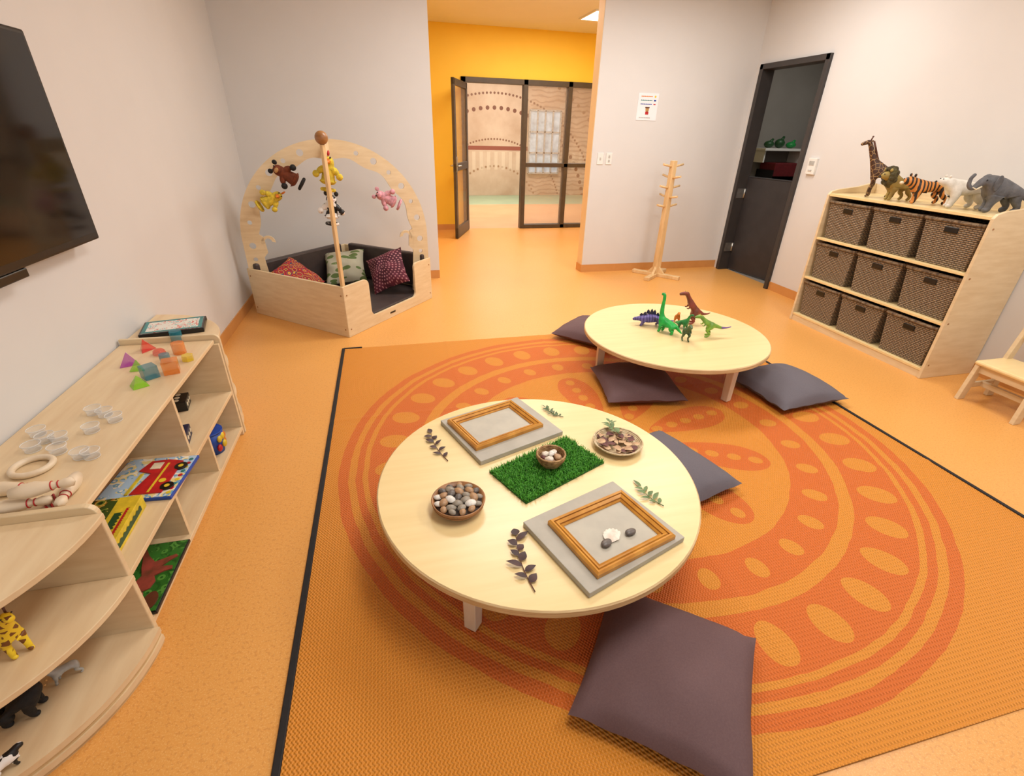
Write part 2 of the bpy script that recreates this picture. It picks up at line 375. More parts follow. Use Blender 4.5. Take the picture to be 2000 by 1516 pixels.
def struct(name,mb,mats,parent=None,bev=0):
    o=mb.build(name,mats,parent,bev=bev); 
    if parent is None: o['kind']='structure'
    return o
def sroot(name,loc=(0,0,0)):
    o=bpy.data.objects.new(name,None); C.objects.link(o); o.matrix_basis=Matrix.Translation(Vector(loc)); o['kind']='structure'; return o
def copy_tree(o,parent=None):
    kids=[c for c in bpy.data.objects if c.parent==o]
    c=o.copy(); C.objects.link(c)
    if parent is not None: c.parent=parent
    for k in kids: copy_tree(k,c)
    return c
def evalmesh(o,name):
    bpy.context.view_layer.update(); dg=bpy.context.evaluated_depsgraph_get()
    me=bpy.data.meshes.new_from_object(o.evaluated_get(dg)); me.name=name; return me
def skin(name,nodes,edges,mat,parent,sub=2):
    me=bpy.data.meshes.new('tmp'); me.from_pydata([n[:3] for n in nodes],edges,[]); o=bpy.data.objects.new('tmp',me); C.objects.link(o)
    o.modifiers.new('s','SKIN')
    sv=me.skin_vertices[0].data
    for i,n in enumerate(nodes):
        r=n[3]; sv[i].radius=(r,r) if not hasattr(r,'__len__') else r
        sv[i].use_root=(i==0)
    m=o.modifiers.new('u','SUBSURF'); m.levels=sub; m.render_levels=sub
    em=evalmesh(o,name); bpy.data.objects.remove(o)
    em.materials.clear(); em.materials.append(MT[mat])
    for p in em.polygons: p.use_smooth=True; p.material_index=0
    zmin=min(v.co.z for v in em.vertices)
    r=bpy.data.objects.new(name,em); C.objects.link(r); r.parent=parent
    return r,zmin
def boolcut(mb,cut,name,mats,parent,bev=0):
    a=mb.build(name,mats); b=cut.build('cut',mats); m=a.modifiers.new('b','BOOLEAN'); m.operation='DIFFERENCE'; m.object=b; m.solver='EXACT'
    me=evalmesh(a,name); a.modifiers.clear(); a.data=me; bpy.data.objects.remove(b); a.parent=parent
    return a
def rect(px,z):
    p=[P(u,v,z) for u,v in px]; c=sum(p,Vector())/4
    e=((p[1]-p[0])+(p[2]-p[3]))/2; f=((p[3]-p[0])+(p[2]-p[1]))/2
    return c,math.atan2(e.y,e.x),e.length,f.length
# ---------------------------------------------------------------- room shell
XL=-1.265; XR=3.96; YB=5.32; ZC=2.76; XA=.507; XB=2.17; YP=8.24
struct('floor',MB().bb(-1.5,4.06,-1.5,YP+.05,-.1,0),'floor')
struct('floor',MB().bb(-2,8,YP+.05,11.2,-.1,-.001),'floor2')
struct('floor',MB().bb(-2,8,11.2,13,-.1,-.001),'floor3')
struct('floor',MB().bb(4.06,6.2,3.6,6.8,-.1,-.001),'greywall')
struct('ceiling',MB().bb(-1.4,4.06,-1.5,YB+.15,ZC,ZC+.1),'ceil')
struct('ceiling',MB().bb(-1.4,4.06,YB+.15,YP+.1,ZC,ZC+.1),'ceil')
struct('ceiling',MB().bb(-2,8,YP+.1,13,3.1,3.2),'ceil')
struct('wall_left',MB().bb(XL-.1,XL,-1.5,YB+.15,0,ZC),'wall')
struct('wall_back_left',MB().bb(XL,XA,YB,YB+.15,0,ZC),'wall')
m=MB().bb(XB+.004,XR,YB,YB+.15,0,ZC); m.k=1; m.bb(XB,XB+.004,YB+.004,YB+.15,0,ZC)
struct('wall_back_right',m,['wall','jamb'])
DY0,DY1,DZ=4.32,5.24,2.13
m=MB().bb(XR,XR+.1,-1.5,DY0+.03,0,ZC); m.bb(XR,XR+.1,DY1-.03,YB+.15,0,ZC); m.bb(XR,XR+.1,DY0+.03,DY1-.03,DZ-.03,ZC)
struct('wall_right',m,'wall')
struct('wall_corridor_left',MB().bb(XA-.5,XA-.4,YB+.15,YP,0,ZC),'yellow')
m=MB().bb(XA-.5,1.22,YP,YP+.1,0,ZC); m.bb(1.22,4.06,YP,YP+.1,2.14,3.1)
struct('wall_corridor_back',m,'yellow')
struct('wall_corridor_right',MB().bb(4.0,4.06,YB+.15,YP,0,ZC),'yellow')
struct('wall_far',MB().bb(-2,8,12.9,13,0,3.1),'mural')
struct('wall_far_left',MB().bb(-2,-1.9,YP+.1,12.9,0,3.1),'wall')
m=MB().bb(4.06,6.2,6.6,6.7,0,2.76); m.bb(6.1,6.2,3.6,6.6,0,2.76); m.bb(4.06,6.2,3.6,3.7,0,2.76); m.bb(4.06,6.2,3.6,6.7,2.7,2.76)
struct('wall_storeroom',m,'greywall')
bh=.085
struct('baseboard_left',MB().bb(XL,XL+.008,-1.5,YB,0,bh),'base')
struct('baseboard_back_left',MB().bb(XL,XA,YB-.008,YB,0,bh),'base')
struct('baseboard_back_right',MB().bb(XB,XR,YB-.008,YB,0,bh),'base')
struct('baseboard_jamb',MB().bb(XB-.008,XB,YB-.008,YB+.15,0,bh),'base')
struct('baseboard_right',MB().bb(XR-.008,XR,-1.5,DY0,0,bh),'base')
struct('baseboard_corridor',MB().bb(XA-.4,1.22,YP-.01,YP,0,bh),'base')
# right door (half-height leaf in a charcoal frame)
d=sroot('door_1',(XR,DY0,0))
m=MB(); 
for a,b in ((DY0,DY0+.05),(DY1-.05,DY1)): m.bb(XR-.03,XR+.12,a,b,0,DZ)
m.bb(XR-.03,XR+.12,DY0,DY1,DZ-.05,DZ)
m.build('door_frame','char',d,w=True,bev=.004)
m=MB(); hp=Vector((XR+.10,DY1-.055,0)); HM=Matrix.Translation(hp)@Matrix.Rotation(math.radians(9),4,'Z')
m.M=HM; m.bb(0,.04,-.80,0,.012,1.05); leafo=m.build('door_leaf','chard',d,w=True,bev=.003)
m=MB(); m.M=HM; m.bb(-.004,.044,-.805,.0,1.05,1.062); m.build('ledge','chard',leafo,w=True,bev=.004)
for z in (.27,.88):
    m=MB(); m.bb(XR-.0,XR+.09,DY1-.058,DY1-.05,z-.05,z+.05); m.cyl((XR+.092,DY1-.06,z-.05),(XR+.092,DY1-.06,z+.05),.008); m.build('hinge','steel',leafo,w=True)
t=thing('wall_shelf','white shelf inside the storeroom seen through the dark doorway','shelf',(5.45,6.45,1.3))
MB().bb(-.35,.35,-.15,.14,0,.03).build('shelf_board','white',t,bev=.003)
for x in(-.3,.3): MB().bb(x-.01,x+.01,-.1,.14,-.15,0).build('bracket','white',t)
for i,(dx,c,h,lb) in enumerate([(-.22,'dgreen',.10,'leftmost green lump toy on the white storeroom shelf'),(-.05,'dgreen',.13,'tall dark green toy in middle of storeroom shelf'),(.14,'green',.09,'bright green toy at right of storeroom shelf')]):
    m=MB(); m.sph((0,0,h*.45),(.07,.06,h*.45)); m.cyl((0,0,h*.5),(.05,0,h*1.1),.03,.015); single('toy',lb,'toy',m,c,(5.45+dx,6.42,1.333))
t=thing('toy_crate','red drawer crate below the white storeroom shelf','crate',(5.5,6.4,0))
MB().bb(-.25,.25,-.17,.17,0,.03).bb(-.25,-.24,-.17,.17,0,1.06).bb(.24,.25,-.17,.17,0,1.06).bb(-.25,.25,.16,.17,0,1.06).build('frame','black',t)
for z in (.98,.76,.54): MB().bb(-.23,.23,-.16,.15,z,z+.17).build('drawer','maroon',t,bev=.01)
# partition
d=sroot('window_1',(1.22,YP,0))
m=MB(); w=.07
for x in (1.22,2.17,2.88,3.9): m.bb(x,x+w,YP-.03,YP+.09,0,2.14)
m.bb(1.22,3.97,YP-.03,YP+.09,2.07,2.14); m.bb(2.24,3.9,YP-.03,YP+.09,.95,1.01); m.bb(2.24,3.9,YP-.03,YP+.09,0,.06)
fr=m.build('window_frame','alu',d,w=True,bev=.004)
for (x0,x1) in ((2.24,2.88),(2.95,3.9)):
    for (z0,z1) in ((.06,.95),(1.01,2.07)): MB().bb(x0,x1,YP+.025,YP+.033,z0,z1).build('pane','glass',fr,w=True)
hx=Vector((1.29,YP-.03,0)); ang=math.atan2(-.44,-.17)
d=sroot('door_2',hx); d.matrix_basis=Matrix.Translation(hx)@Matrix.Rotation(ang,4,'Z')
m=MB(); L=.84; m.bb(0,.08,-.02,.02,.01,2.06); m.bb(L-.08,L,-.02,.02,.01,2.06); m.bb(0,L,-.02,.02,.01,.16); m.bb(0,L,-.02,.02,1.98,2.06); m.bb(0,L,-.02,.02,.93,1.03)
fr=m.build('door_frame','alu',d,bev=.004)
MB().bb(.08,L-.08,-.003,.003,.16,.93).build('pane','glass',fr); MB().bb(.08,L-.08,-.003,.003,1.03,1.98).build('pane','glass',fr)
for s_ in(-1,1): MB().bb(L-.06,L-.02,s_*.02,s_*.03,.92,1.12).cyl((L-.04,s_*.03,1.0),(L-.04,s_*.07,1.0),.009).cyl((L-.04,s_*.065,1.0),(L-.15,s_*.065,1.0),.009).build('door_handle','steel',fr)
d=sroot('window_2',(0,12.9,0))
a=PY(1035,215,12.85); b=PY(1088,338,12.85)
MT['day']=pm('daylight_pane',(190,206,216),(130,140,140),5,rough=.3,emit=.42)
m=MB(); cxw=(a.x+b.x)/2
for x in (a.x,(a.x+cxw)/2,cxw,(b.x+cxw)/2,b.x): m.bb(x-.018,x+.018,12.80,12.88,b.z,a.z)
for k in range(4):
    z=b.z+(a.z-b.z)*k/3; m.bb(a.x,b.x,12.80,12.88,z-.018,z+.018)
fr=m.build('window_frame','lightgrey',d,w=True)
MB().bb(a.x,b.x,12.84,12.86,b.z,a.z).build('pane','day',fr,w=True)
MT['lamp']=pm('lamp_diffuser',(255,246,230),(255,246,230),2,emit=5)
t=thing('ceiling_light','white square ceiling light panel in the yellow corridor','ceiling light',(2.93,7.03,ZC))
MB().bb(-.27,.27,-.27,.27,-.012,-.002).build('diffuser','lamp',t)
MB().bb(-.29,-.27,-.29,.29,-.015,-.001).bb(.27,.29,-.29,.29,-.015,-.001).bb(-.27,.27,-.29,-.27,-.015,-.001).bb(-.27,.27,.27,.29,-.015,-.001).build('frame','white',t)
# poster, switches, thermostat
a=PY(1248,181,YB); b=PY(1280,236,YB)
w=abs(b.x-a.x); h=abs(a.z-b.z); cx=(a.x+b.x)/2; cz=(a.z+b.z)/2
t=thing('poster','small white paper notice with coloured lines on back wall','poster',(cx,YB,cz))
sh=MB().bb(-w/2,w/2,-.004,-.001,-h/2,h/2).build('sheet','paper',t)
for z,k in [(.38,'orange'),(.24,'teal'),(.10,'blue'),(-.40,'lightgrey')]:
    m=MB(); m.grid(lambda a_,b_,z=z:(-w*.36+a_*w*.55,-.0055,z*h+(b_-.5)*.007*(1+.5*math.sin(a_*40))),24,1); m.build('text_line',k,sh)
MB().cyl((w*.33,-.006,.38*h),(w*.33,-.004,.38*h),.010).build('icon','yel',sh)
MB().bb(w*.28,w*.38,-.006,-.004,.21*h,.27*h).build('icon','blue',sh)
MB().bb(w*.28,w*.38,-.006,-.004,.08*h,.12*h).build('icon','red',sh)
m=MB(); m.cyl((0,-.006,-.1*h),(0,-.004,-.1*h),.020); m.build('face','tan',sh)
MB().bb(-.024,.024,-.007,-.004,-.05*h,.0*h).build('hair','brown',sh)
MB().bb(-.018,.018,-.006,-.004,-.28*h,-.17*h).build('shirt','red',sh)
for (u,lb) in ((1172,'left white wall plate beside the corridor opening'),(1189,'right white light switch plate beside the corridor opening')):
    p=PY(u,310,YB); t=thing('light_switch',lb,'light switch',(p.x,YB,p.z))
    pl=MB().bb(-.034,.034,-.008,-.0,-.056,.056).build('plate','white',t,bev=.002)
    for z in ((.0,) if u<1180 else (.02,-.02)): MB().bb(-.008,.008,-.013,-.008,z-.012,z+.012).build('rocker','lightgrey',pl,bev=.001)
p=PX(1588,325,XR); t=thing('thermostat','white wall thermostat with small display beside the dark doorway','thermostat',(XR,p.y,p.z))
bo=MB().bb(-.025,0,-.05,.05,-.07,.07).build('body','white',t,bev=.004)
MB().bb(-.028,-.025,-.03,.03,.01,.045).build('display','lightgrey',bo)
MB().bb(-.03,-.025,-.02,.02,-.04,-.03).build('button','lightgrey',bo)
# ---------------------------------------------------------------- television
t=thing('television','large black flat television mounted on the left wall','television',(XL,1.81,1.37))
bo=MB().bb(.045,.09,-.61,.61,-.355,.355).build('body','black',t,bev=.008)
MB().bb(.09,.0915,-.59,.59,-.325,.34).build('screen','screen',bo)
MB().bb(0,.05,-.2,.2,-.15,.15).build('bracket','black',t)
MB().bb(.05,.088,-.12,.12,-.385,-.355).build('sensor_bar','black',bo,bev=.004)
# ---------------------------------------------------------------- rug
t=thing('floor_rug','large orange woven mat with concentric dotted circle pattern','rug',(1.10,1.94,0))
W2,L2=1.5,1.525
def rz(x,y):
    z=.005+.0025*noise.noise(Vector((x*1.7,y*1.7,3)))
    for c in (-.75,0,.75): z+=.003*math.exp(-((x-c)/.014)**2)
    for c in (-.5,.5): z+=.003*math.exp(-((y-c)/.014)**2)
    return z
m=MB(); m.grid(lambda a,b:((a*2-1)*W2,(b*2-1)*L2,rz((a*2-1)*W2,(b*2-1)*L2)),200,140)
m.build('mat_surface','rug',t)
m=MB().bb(-W2-.012,-W2+.010,-L2,L2,0,.011); m.bb(-W2,-W2+.13,L2-.008,L2+.006,0,.011); m.build('edge_binding','bind',t,bev=.003)
m=MB().bb(W2-.008,W2+.010,-L2,L2,0,.011); m.build('edge_binding','bind',t,bev=.003)
# ---------------------------------------------------------------- tables
def table(cx,cy,a0,label):
    t=thing('round_table',label,'table',(cx,cy,0),0,'low round wooden tables')
    m=MB(); R=.592; m.lathe([(0,.3),(R-.005,.3)],n=96,smooth=False); m.k=1; m.lathe([(R-.005,.3),(R,.296),(R,.276),(R-.004,.272),(0,.272)],n=96,smooth=False)
    m.build('tabletop',['birchtop','edge'],t)
    for k in range(3):
        a=math.radians(a0+120*k); m=MB(); m.M=Matrix.Translation((.475*cos(a),.475*sin(a),0))@Matrix.Rotation(a,4,'Z')
        s=.024; vs=[(i*s*f,j*s*f,z) for z,f in((.008,.9),(.272,1.05)) for i,j in((-1,-1),(1,-1),(1,1),(-1,1))]
        m.add(vs,[(3,2,1,0),(4,5,6,7),(0,1,5,4),(1,2,6,5),(2,3,7,6),(3,0,4,7)]); m.build('leg','legwood',t,bev=.003)
table(.465,1.388,-131,'nearer low round table holding picture frames, grass mat and pebbles')
table(1.785,2.66,-71,'farther low round table with plastic dinosaurs on top')
TZ=.3005
# ---------------------------------------------------------------- cushions
def pillow(s,h,seed,e=.04,n=24,wr=.005,pin=.05):
    m=MB()
    def f(top):
        def g_(a,b):
            u=a*2-1; v=b*2-1
            x=s*u*(1-pin*(1-v*v)); y=s*v*(1-pin*(1-u*u)); w=(max(0,(1-u*u)*(1-v*v)))**.42
            nz=noise.noise(Vector((u*1.8+seed,v*1.8,seed)))*wr*2.4+noise.noise(Vector((u*4,v*4+seed,seed)))*wr*.5
            rad=math.hypot(u,v); an=math.atan2(v,u)
            nz+=wr*.5*math.sin(an*12+seed)*max(0,rad-.6)
            if top: z=e+(h-e)*w+nz*w
            else: z=max(.0,e-e*1.0*w**.6)
            ee=1-w
            return (x,y,z+(noise.noise(Vector((u*3,v*3,seed+9)))*.012*ee if w<.3 else 0))
        return g_
    m.grid(f(True),n,n); m.grid(f(False),n,n,flip=True)
    return m
cush=[((1.52,3.36),42,'purple','plum floor cushion farthest back, left behind the dinosaur table',3),
((1.45,2.46),-9,'purple','plum floor cushion directly in front of the dinosaur table',5),
((2.38,2.24),5,'slate','slate grey floor cushion at right of the dinosaur table',8),
((1.15,1.60),18,'slate','slate grey floor cushion tucked at right edge of nearer table',11),
((.685,.715),52,'purple','large plum floor cushion nearest the camera below the table',14)]
for (x,y),r,c,lb,sd in cush:
    s_=.245 if c=='purple' else .255
    if sd==14: s_=.235
    single('floor_cushion',lb,'cushion',pillow(s_,.125,sd,wr=.007),c,(x,y,.010),math.radians(r),'square floor cushions')
# ---------------------------------------------------------------- left shelves
def shelf_root(name,lb,y): return thing(name,lb,'shelf',(XL,y,0))
XF=-.862; XG=-.842; xb=XL+.009; ZT=.535; ZM=.262; ZB=.05
t=shelf_root('storage_shelf','long low birch shelf under the television between two rounded end units',1.77)
Y0,Y1=1.212,2.418
MB().bb(xb,XF,Y0,Y1,ZT-.018,ZT).build('top','birchx',t,w=True,bev=.003)
MB().bb(xb,XG,Y0+.018,Y1-.018,ZM-.018,ZM).build('shelf','birchx',t,w=True,bev=.002)
MB().bb(xb,XG,Y0+.018,Y1-.018,ZB-.02,ZB).build('bottom_panel','birchx',t,w=True,bev=.002)
MB().bb(xb,XG-.02,Y0+.018,Y1-.018,0,ZB-.02).build('plinth','edge',t,w=True)
for y in (Y0,Y1-.018): MB().bb(xb,XG,y,y+.018,0,ZT-.018).build('side_panel','birch',t,w=True,bev=.002)
MB().bb(xb,XF-.01,1.875,1.891,ZM,ZT-.018).build('divider','birch',t,w=True)
for y in (1.62,2.02): MB().bb(xb,XG-.01,y,y+.016,ZB,ZM-.018).build('divider','birch',t,w=True)
MB().bb(xb,xb+.006,Y0+.018,Y1-.018,ZB,ZT-.018).build('back_panel','birch',t,w=True)
def qpoly(cy,r,sg,n=24,x0=xb):
    pts=[(x0,cy)]+[(XL+r*cos(PI/2*i/n),cy+sg*r*sin(PI/2*i/n)) for i in range(n+1)]
    pts[-1]=(x0,cy+sg*r)
    return pts if sg>0 else pts[::-1]
def quarter(name,lb,cy,r,sg,mids,up,pr):
    t=shelf_root(name,lb,cy)
    MB().prism(qpoly(cy,r,sg),ZT-.018,ZT,smooth=False).build('top','birchx',t,w=True,bev=.002)
    for z in mids: MB().prism(qpoly(cy,r,sg),z-.018,z).build('shelf','birchx',t,w=True,bev=.002)
    m=MB().prism(qpoly(cy,r,sg),.050,.07); m.k=1; m.prism(qpoly(cy,r-.005,sg),.035,.05); m.k=0; m.prism(qpoly(cy,r,sg),.015,.035); m.k=1; m.prism(qpoly(cy,r-.006,sg),0,.015)
    m.build('base',['birchx','edge'],t,w=True)
    a,b=(cy,cy+.018) if sg<0 else (cy-.018,cy)
    x1=pr; n=6; R_=.03
    pp=[(xb,0),(x1,0)]+[(x1-R_+R_*cos(PI/2*i/n),up-R_+R_*sin(PI/2*i/n)) for i in range(n+1)]+[(xb,up)]
    MB().prism(pp,a,b,fn=lambda p,h:(p[0],h,p[1])).build('side_panel','birch',t,w=True,bev=.003)
    MB().bb(xb,xb+.012,cy,cy+sg*(r-.002),.085,ZT-.018).build('back_panel','birch',t,w=True)
    return t
quarter('corner_shelf','quarter-round birch end shelf nearest the camera holding toy animals',1.192,.464,-1,[.30],.56,-.815)
quarter('corner_shelf','quarter-round birch end shelf at far end carrying a puzzle tray',2.440,.41,1,[.2,.37],.56,-.838)
# ---- toys on shelf
t=thing('wooden_puzzle','flat animal puzzle with kangaroo shapes on the bottom shelf','puzzle',(-.945,1.42,ZB+.0005),0)
bo=MB().bb(-.11,.11,-.16,.16,0,.012).build('board','black',t,bev=.002)
pc=MB().bb(-.105,.105,-.155,.155,.012,.014).build('picture','pic_k',bo)
kang=[(.00,-.05),(.03,-.075),(.055,-.06),(.062,-.03),(.05,-.005),(.075,.01),(.098,.015),(.095,.03),(.06,.035),(.075,.055),(.098,.075),(.09,.085),(.055,.07),(.03,.06),(.0,.095),(-.02,.13),(-.03,.12),(-.015,.08),(-.005,.04),(.01,.0),(-.005,-.03)]
m=MB(); m.prism([(x,y) for x,y in kang],.014,.018); m.build('kangaroo_piece','rex',bo)
m=MB(); m.sph((.028,-.085,.018),(.018,.014,.004)); m.build('kangaroo_head','rex',bo)
m=MB(); m.prism([(.075+.022*cos(a/16*2*PI),-.115+.038*sin(a/16*2*PI)) for a in range(16)],.014,.018); m.build('wombat_piece','brown',bo)
m=MB(); m.prism([(-.055+.03*cos(a/12*2*PI),-.07+.05*sin(a/12*2*PI)) for a in range(12)],.014,.018); m.build('koala_piece','lightgrey',bo)
t=thing('wooden_puzzle','fire truck puzzle overhanging the middle shelf','puzzle',(-.955,1.705,ZM+.0005),math.radians(-4))
bo=MB().bb(-.125,.125,-.125,.13,0,.012).build('board','blue',t,bev=.002)
MB().bb(-.120,.120,-.120,.125,.012,.014).build('picture','pic_t',bo)
tr=MB().prism([(.085,-.10),(.085,.09),(.03,.105),(-.03,.1),(-.05,.04),(.0,.02),(-.02,-.10)],.014,.018).build('truck_piece','red',bo)
for y in (-.065,.055):
    MB().cyl((.09,y,.014),(.09,y,.02),.022).build('wheel_piece','black',bo)
    MB().cyl((.09,y,.02),(.09,y,.0205),.009).build('hub_piece','yel',bo)
MB().bb(-.015,.02,.045,.085,.018,.02).build('window_piece','cream',bo)
MB().bb(-.035,-.025,-.1,.02,.014,.019).build('ladder_piece','yel',bo)
MB().bb(.035,.042,-.095,.08,.018,.0195).build('stripe_piece','yel',bo)
MB().cyl((.06,-.03,.018),(.06,-.03,.0195),.012).build('badge_piece','yel',bo)
for i in range(9): MB().cyl((.108,-.10+i*.025,.014),(.108,-.10+i*.025,.0155),.008,n=10).build('border_dot',('yel','red','teal')[i%3],bo)
t=thing('puzzle_box','yellow and green animal puzzle box on the middle shelf','puzzle box',(-1.025,1.395,ZM+.0005),math.radians(2))
bo=MB().bb(-.125,.12,-.155,.155,0,.05).build('box','yel',t,bev=.002)
MB().bb(-.123,.055,-.153,.153,.05,.0515).build('picture','pic_a',bo)
MB().bb(.055,.119,-.153,.153,.05,.0515).build('yellow_band','yel',bo)
m=MB(); m.grid(lambda a_,b_:(.070+b_*.022*(1+.15*math.sin(a_*70)),-.10+a_*.17,.0522),40,1); m.build('title_strip','dgreen',bo)
m=MB(); m.grid(lambda a_,b_:(.098+b_*.008*(1+.3*math.sin(a_*90)),-.06+a_*.15,.0522),40,1); m.build('title_strip','red',bo)
m=MB(); m.grid(lambda a_,b_:(.1212,-.12+a_*.24,.014+b_*.018*(1+.2*math.sin(a_*60))),40,1,flip=True); m.build('title_strip','dgreen',bo)
m=MB(); m.sph((-.01,.05,.052),(.05,.035,.003)); m.build('tiger_print','tiger',bo); m=MB(); m.sph((.01,-.08,.052),(.035,.04,.003)); m.build('lion_print','lion',bo)
for (u,v,c,lb) in ((352,862,'navy','dark boxed set standing on the middle shelf, nearer one'),(352,796,'black','dark boxed set standing on the middle shelf, farther one')):
    p=P(u,v,ZM); t=thing('game_box',lb,'box',(min(p.x,-.93),p.y,ZM+.0005),math.radians(10))
    bo=MB().bb(-.05,.04,-.05,.05,0,.05).build('box',c,t,bev=.003)
    for i in range(3):
        MB().cyl((.04,-.03+i*.03,.028),(.0415,-.03+i*.03,.028),.010,n=10).build('dot','cream',bo)
        MB().cyl((.0,-.03+i*.03,.05),(0,-.03+i*.03,.0515),.011,n=10).build('dot','cream',bo)
p=P(424,880,.051); t=thing('toy_bucket','blue bucket toy with yellow and orange shapes on bottom shelf','toy',(-.915,p.y,ZB+.0005),math.radians(0))
bo=MB().lathe([(0,0),(.045,0),(.056,.11),(.052,.11),(.043,.004),(0,.004)],n=24).build('bucket','blue',t)
MB().tube([(0,-.056,.10),(0,-.05,.135),(0,0,.155),(0,.05,.135),(0,.056,.10)],.004).build('handle','blue',bo)
MB().cyl((0,0,.11),(0,0,.118),.058,n=24).build('lid','blue',bo)
for (a,z,c) in ((-.5,.08,'yel'),(.4,.075,'orange'),(0,.04,'yel'),(.7,.035,'orange'),(-.7,.035,'red'),(-.1,.085,'yel')):
    x,y=.052*cos(a),.052*sin(a); MB().sph((x,y,z),(.010,.018,.018)).build('shape',c,bo)
t=thing('puzzle_tray','dark framed picture puzzle tray on the far rounded shelf','puzzle',(-1.085,2.60,ZT+.0005),math.radians(12))
tr=MB().bb(-.135,.135,-.095,.095,0,.022).build('tray','black',t,bev=.003)
MB().bb(-.125,.125,-.085,.085,.022,.024).build('picture','pic_s',tr)
m=MB().bb(-.125,.125,-.085,-.07,.024,.025); m.bb(-.125,.125,.07,.085,.024,.025); m.bb(-.125,-.11,-.07,.07,.024,.025); m.bb(.11,.125,-.07,.07,.024,.025); m.build('border','teal',tr)
SZ=ZT+.0005
def blk(u,v,kind,c,lb,s=.03,z=SZ,rz_=0.):
    p=P(u,v,z); m=MB()
    if kind=='pyr': m.add([(-s,-s,0),(s,-s,0),(s,s,0),(-s,s,0),(0,0,s*1.7)],[(3,2,1,0),(0,1,4),(1,2,4),(2,3,4),(3,0,4)])
    if kind=='tet': m.add([(-s*1.2,-s*.8,0),(s*1.2,-s*.8,0),(0,s*1.2,0),(0,0,s*1.9)],[(2,1,0),(0,1,3),(1,2,3),(2,0,3)])
    if kind=='cube': m.bb(-s,s,-s,s,0,s*2)
    if kind=='cyl': m.cyl((0,0,0),(0,0,s*2),s,n=24)
    if kind=='hex': m.cyl((0,0,0),(0,0,s*1.2),s*1.1,n=6,smooth=False)
    if kind=='dome': m.lathe([(s,0),(s,s*.3),(s*.9,s*.7),(s*.6,s),(0.001,s*1.15)],n=24)
    single('translucent_block',lb,'toy block',m,c,(p.x,p.y,z),rz_,'translucent geometric blocks on the shelf',bev=.0015)
blk(254,712,'tet','t_purple','purple translucent pyramid at left of the block cluster',.031,rz_=.4)
blk(285,684,'tet','t_red','red translucent pyramid at back of the block cluster',.029,rz_=1)
blk(312,692,'dome','t_red','red translucent dome beside red pyramid',.025)
blk(325,708,'cyl','t_teal','dark teal translucent cylinder between dome and orange cube',.020)
blk(368,704,'hex','t_yel','yellow translucent hexagon beside the orange cylinder',.022)
blk(352,690,'cyl','t_orange','orange translucent cylinder at far right of block cluster',.026)
blk(347,666,'cyl','t_teal','grey green translucent cylinder farthest back among blocks',.025)
blk(337,727,'cube','t_orange','orange translucent cube nearest the shelf edge',.028,rz_=.3)
blk(295,737,'cube','t_teal','teal translucent cube beside lime green pyramids',.026,rz_=.7)
blk(272,722,'tet','t_green','small lime translucent pyramid behind the teal cube',.025)
blk(273,754,'pyr','t_green','larger lime green translucent pyramid nearest the camera',.028,rz_=.6)
tubs=[(185,808),(226,822),(181,843),(207,812),(76,850),(92,862),(66,880),(116,884),(160,893),(181,893),(118,862)]
t0=None
for i,(u,v) in enumerate(tubs):
    p=P(u,v,SZ)
    if t0 is None:
        t0=thing('clear_tub','small clear plastic tub on the birch shelf top','plastic tub',(p.x,p.y,SZ),0,'clear plastic tubs on the shelf top')
        MB().lathe([(0,.001),(.020,.001),(.0245,.024),(.023,.024),(.019,.003),(0,.003)],n=28).build('tub','clear',t0)
        MB().torus((0,0,.025),.0245,.0015,28,6).build('rim','clearrim',t0)
        MB().torus((0,0,.002),.020,.0012,28,6).build('base_ring','clearrim',t0)
    else:
        c_=copy_tree(t0); c_.matrix_basis=Matrix.Translation((p.x,p.y,SZ))
def skittle(u0,v0,u1,v1,lb,dz=0):
    a=P(u0,v0,SZ+.02+dz); b=P(u1,v1,SZ+.02+dz); d_=(b-a); 
    R=Vector((0,0,1)).rotation_difference(d_.normalized()).to_matrix()
    t=thing('wooden_skittle',lb,'skittle',(a.x,a.y,SZ+.0235+dz),0,'wooden skittles lying on the shelf',R=R)
    bo=MB().lathe([(0,0),(.013,0),(.0195,.03),(.020,.045),(.015,.075),(.0085,.095),(.0085,.1),(.0135,.115),(.012,.13),(0,.136)],n=20).build('body','legwood',t)
    for z,r in((.086,.0118),(.1,.0097)): MB().torus((0,0,z),r,.0015,20,6).build('band','red',bo)
skittle(-24,1000,76,982,'wooden skittle nearest the camera with red neck bands',-.003)
skittle(-28,960,66,952,'wooden skittle at left lying beside the ring',-.003)
skittle(20,968,116,948,'wooden skittle lying across the others in front of the ring',.034)
skittle(152,930,118,985,'wooden skittle pointing towards the shelf front edge',-.003)
p=P(66,916,SZ); single('wooden_ring','round wooden ring resting on the birch shelf top','wooden ring',MB().torus((0,0,0),.047,.009,36,10),'legwood',(p.x,p.y,SZ+.0095))
m=MB(); q=[P(u,v,SZ+.004) for u,v in((86,985),(96,998),(110,1000),(100,985),(92,975),(104,966),(112,985))]
m.tube(q,.003,6); o=m.build('red_cord','red'); tag(o,'red cord tangled beside the wooden skittles','cord')
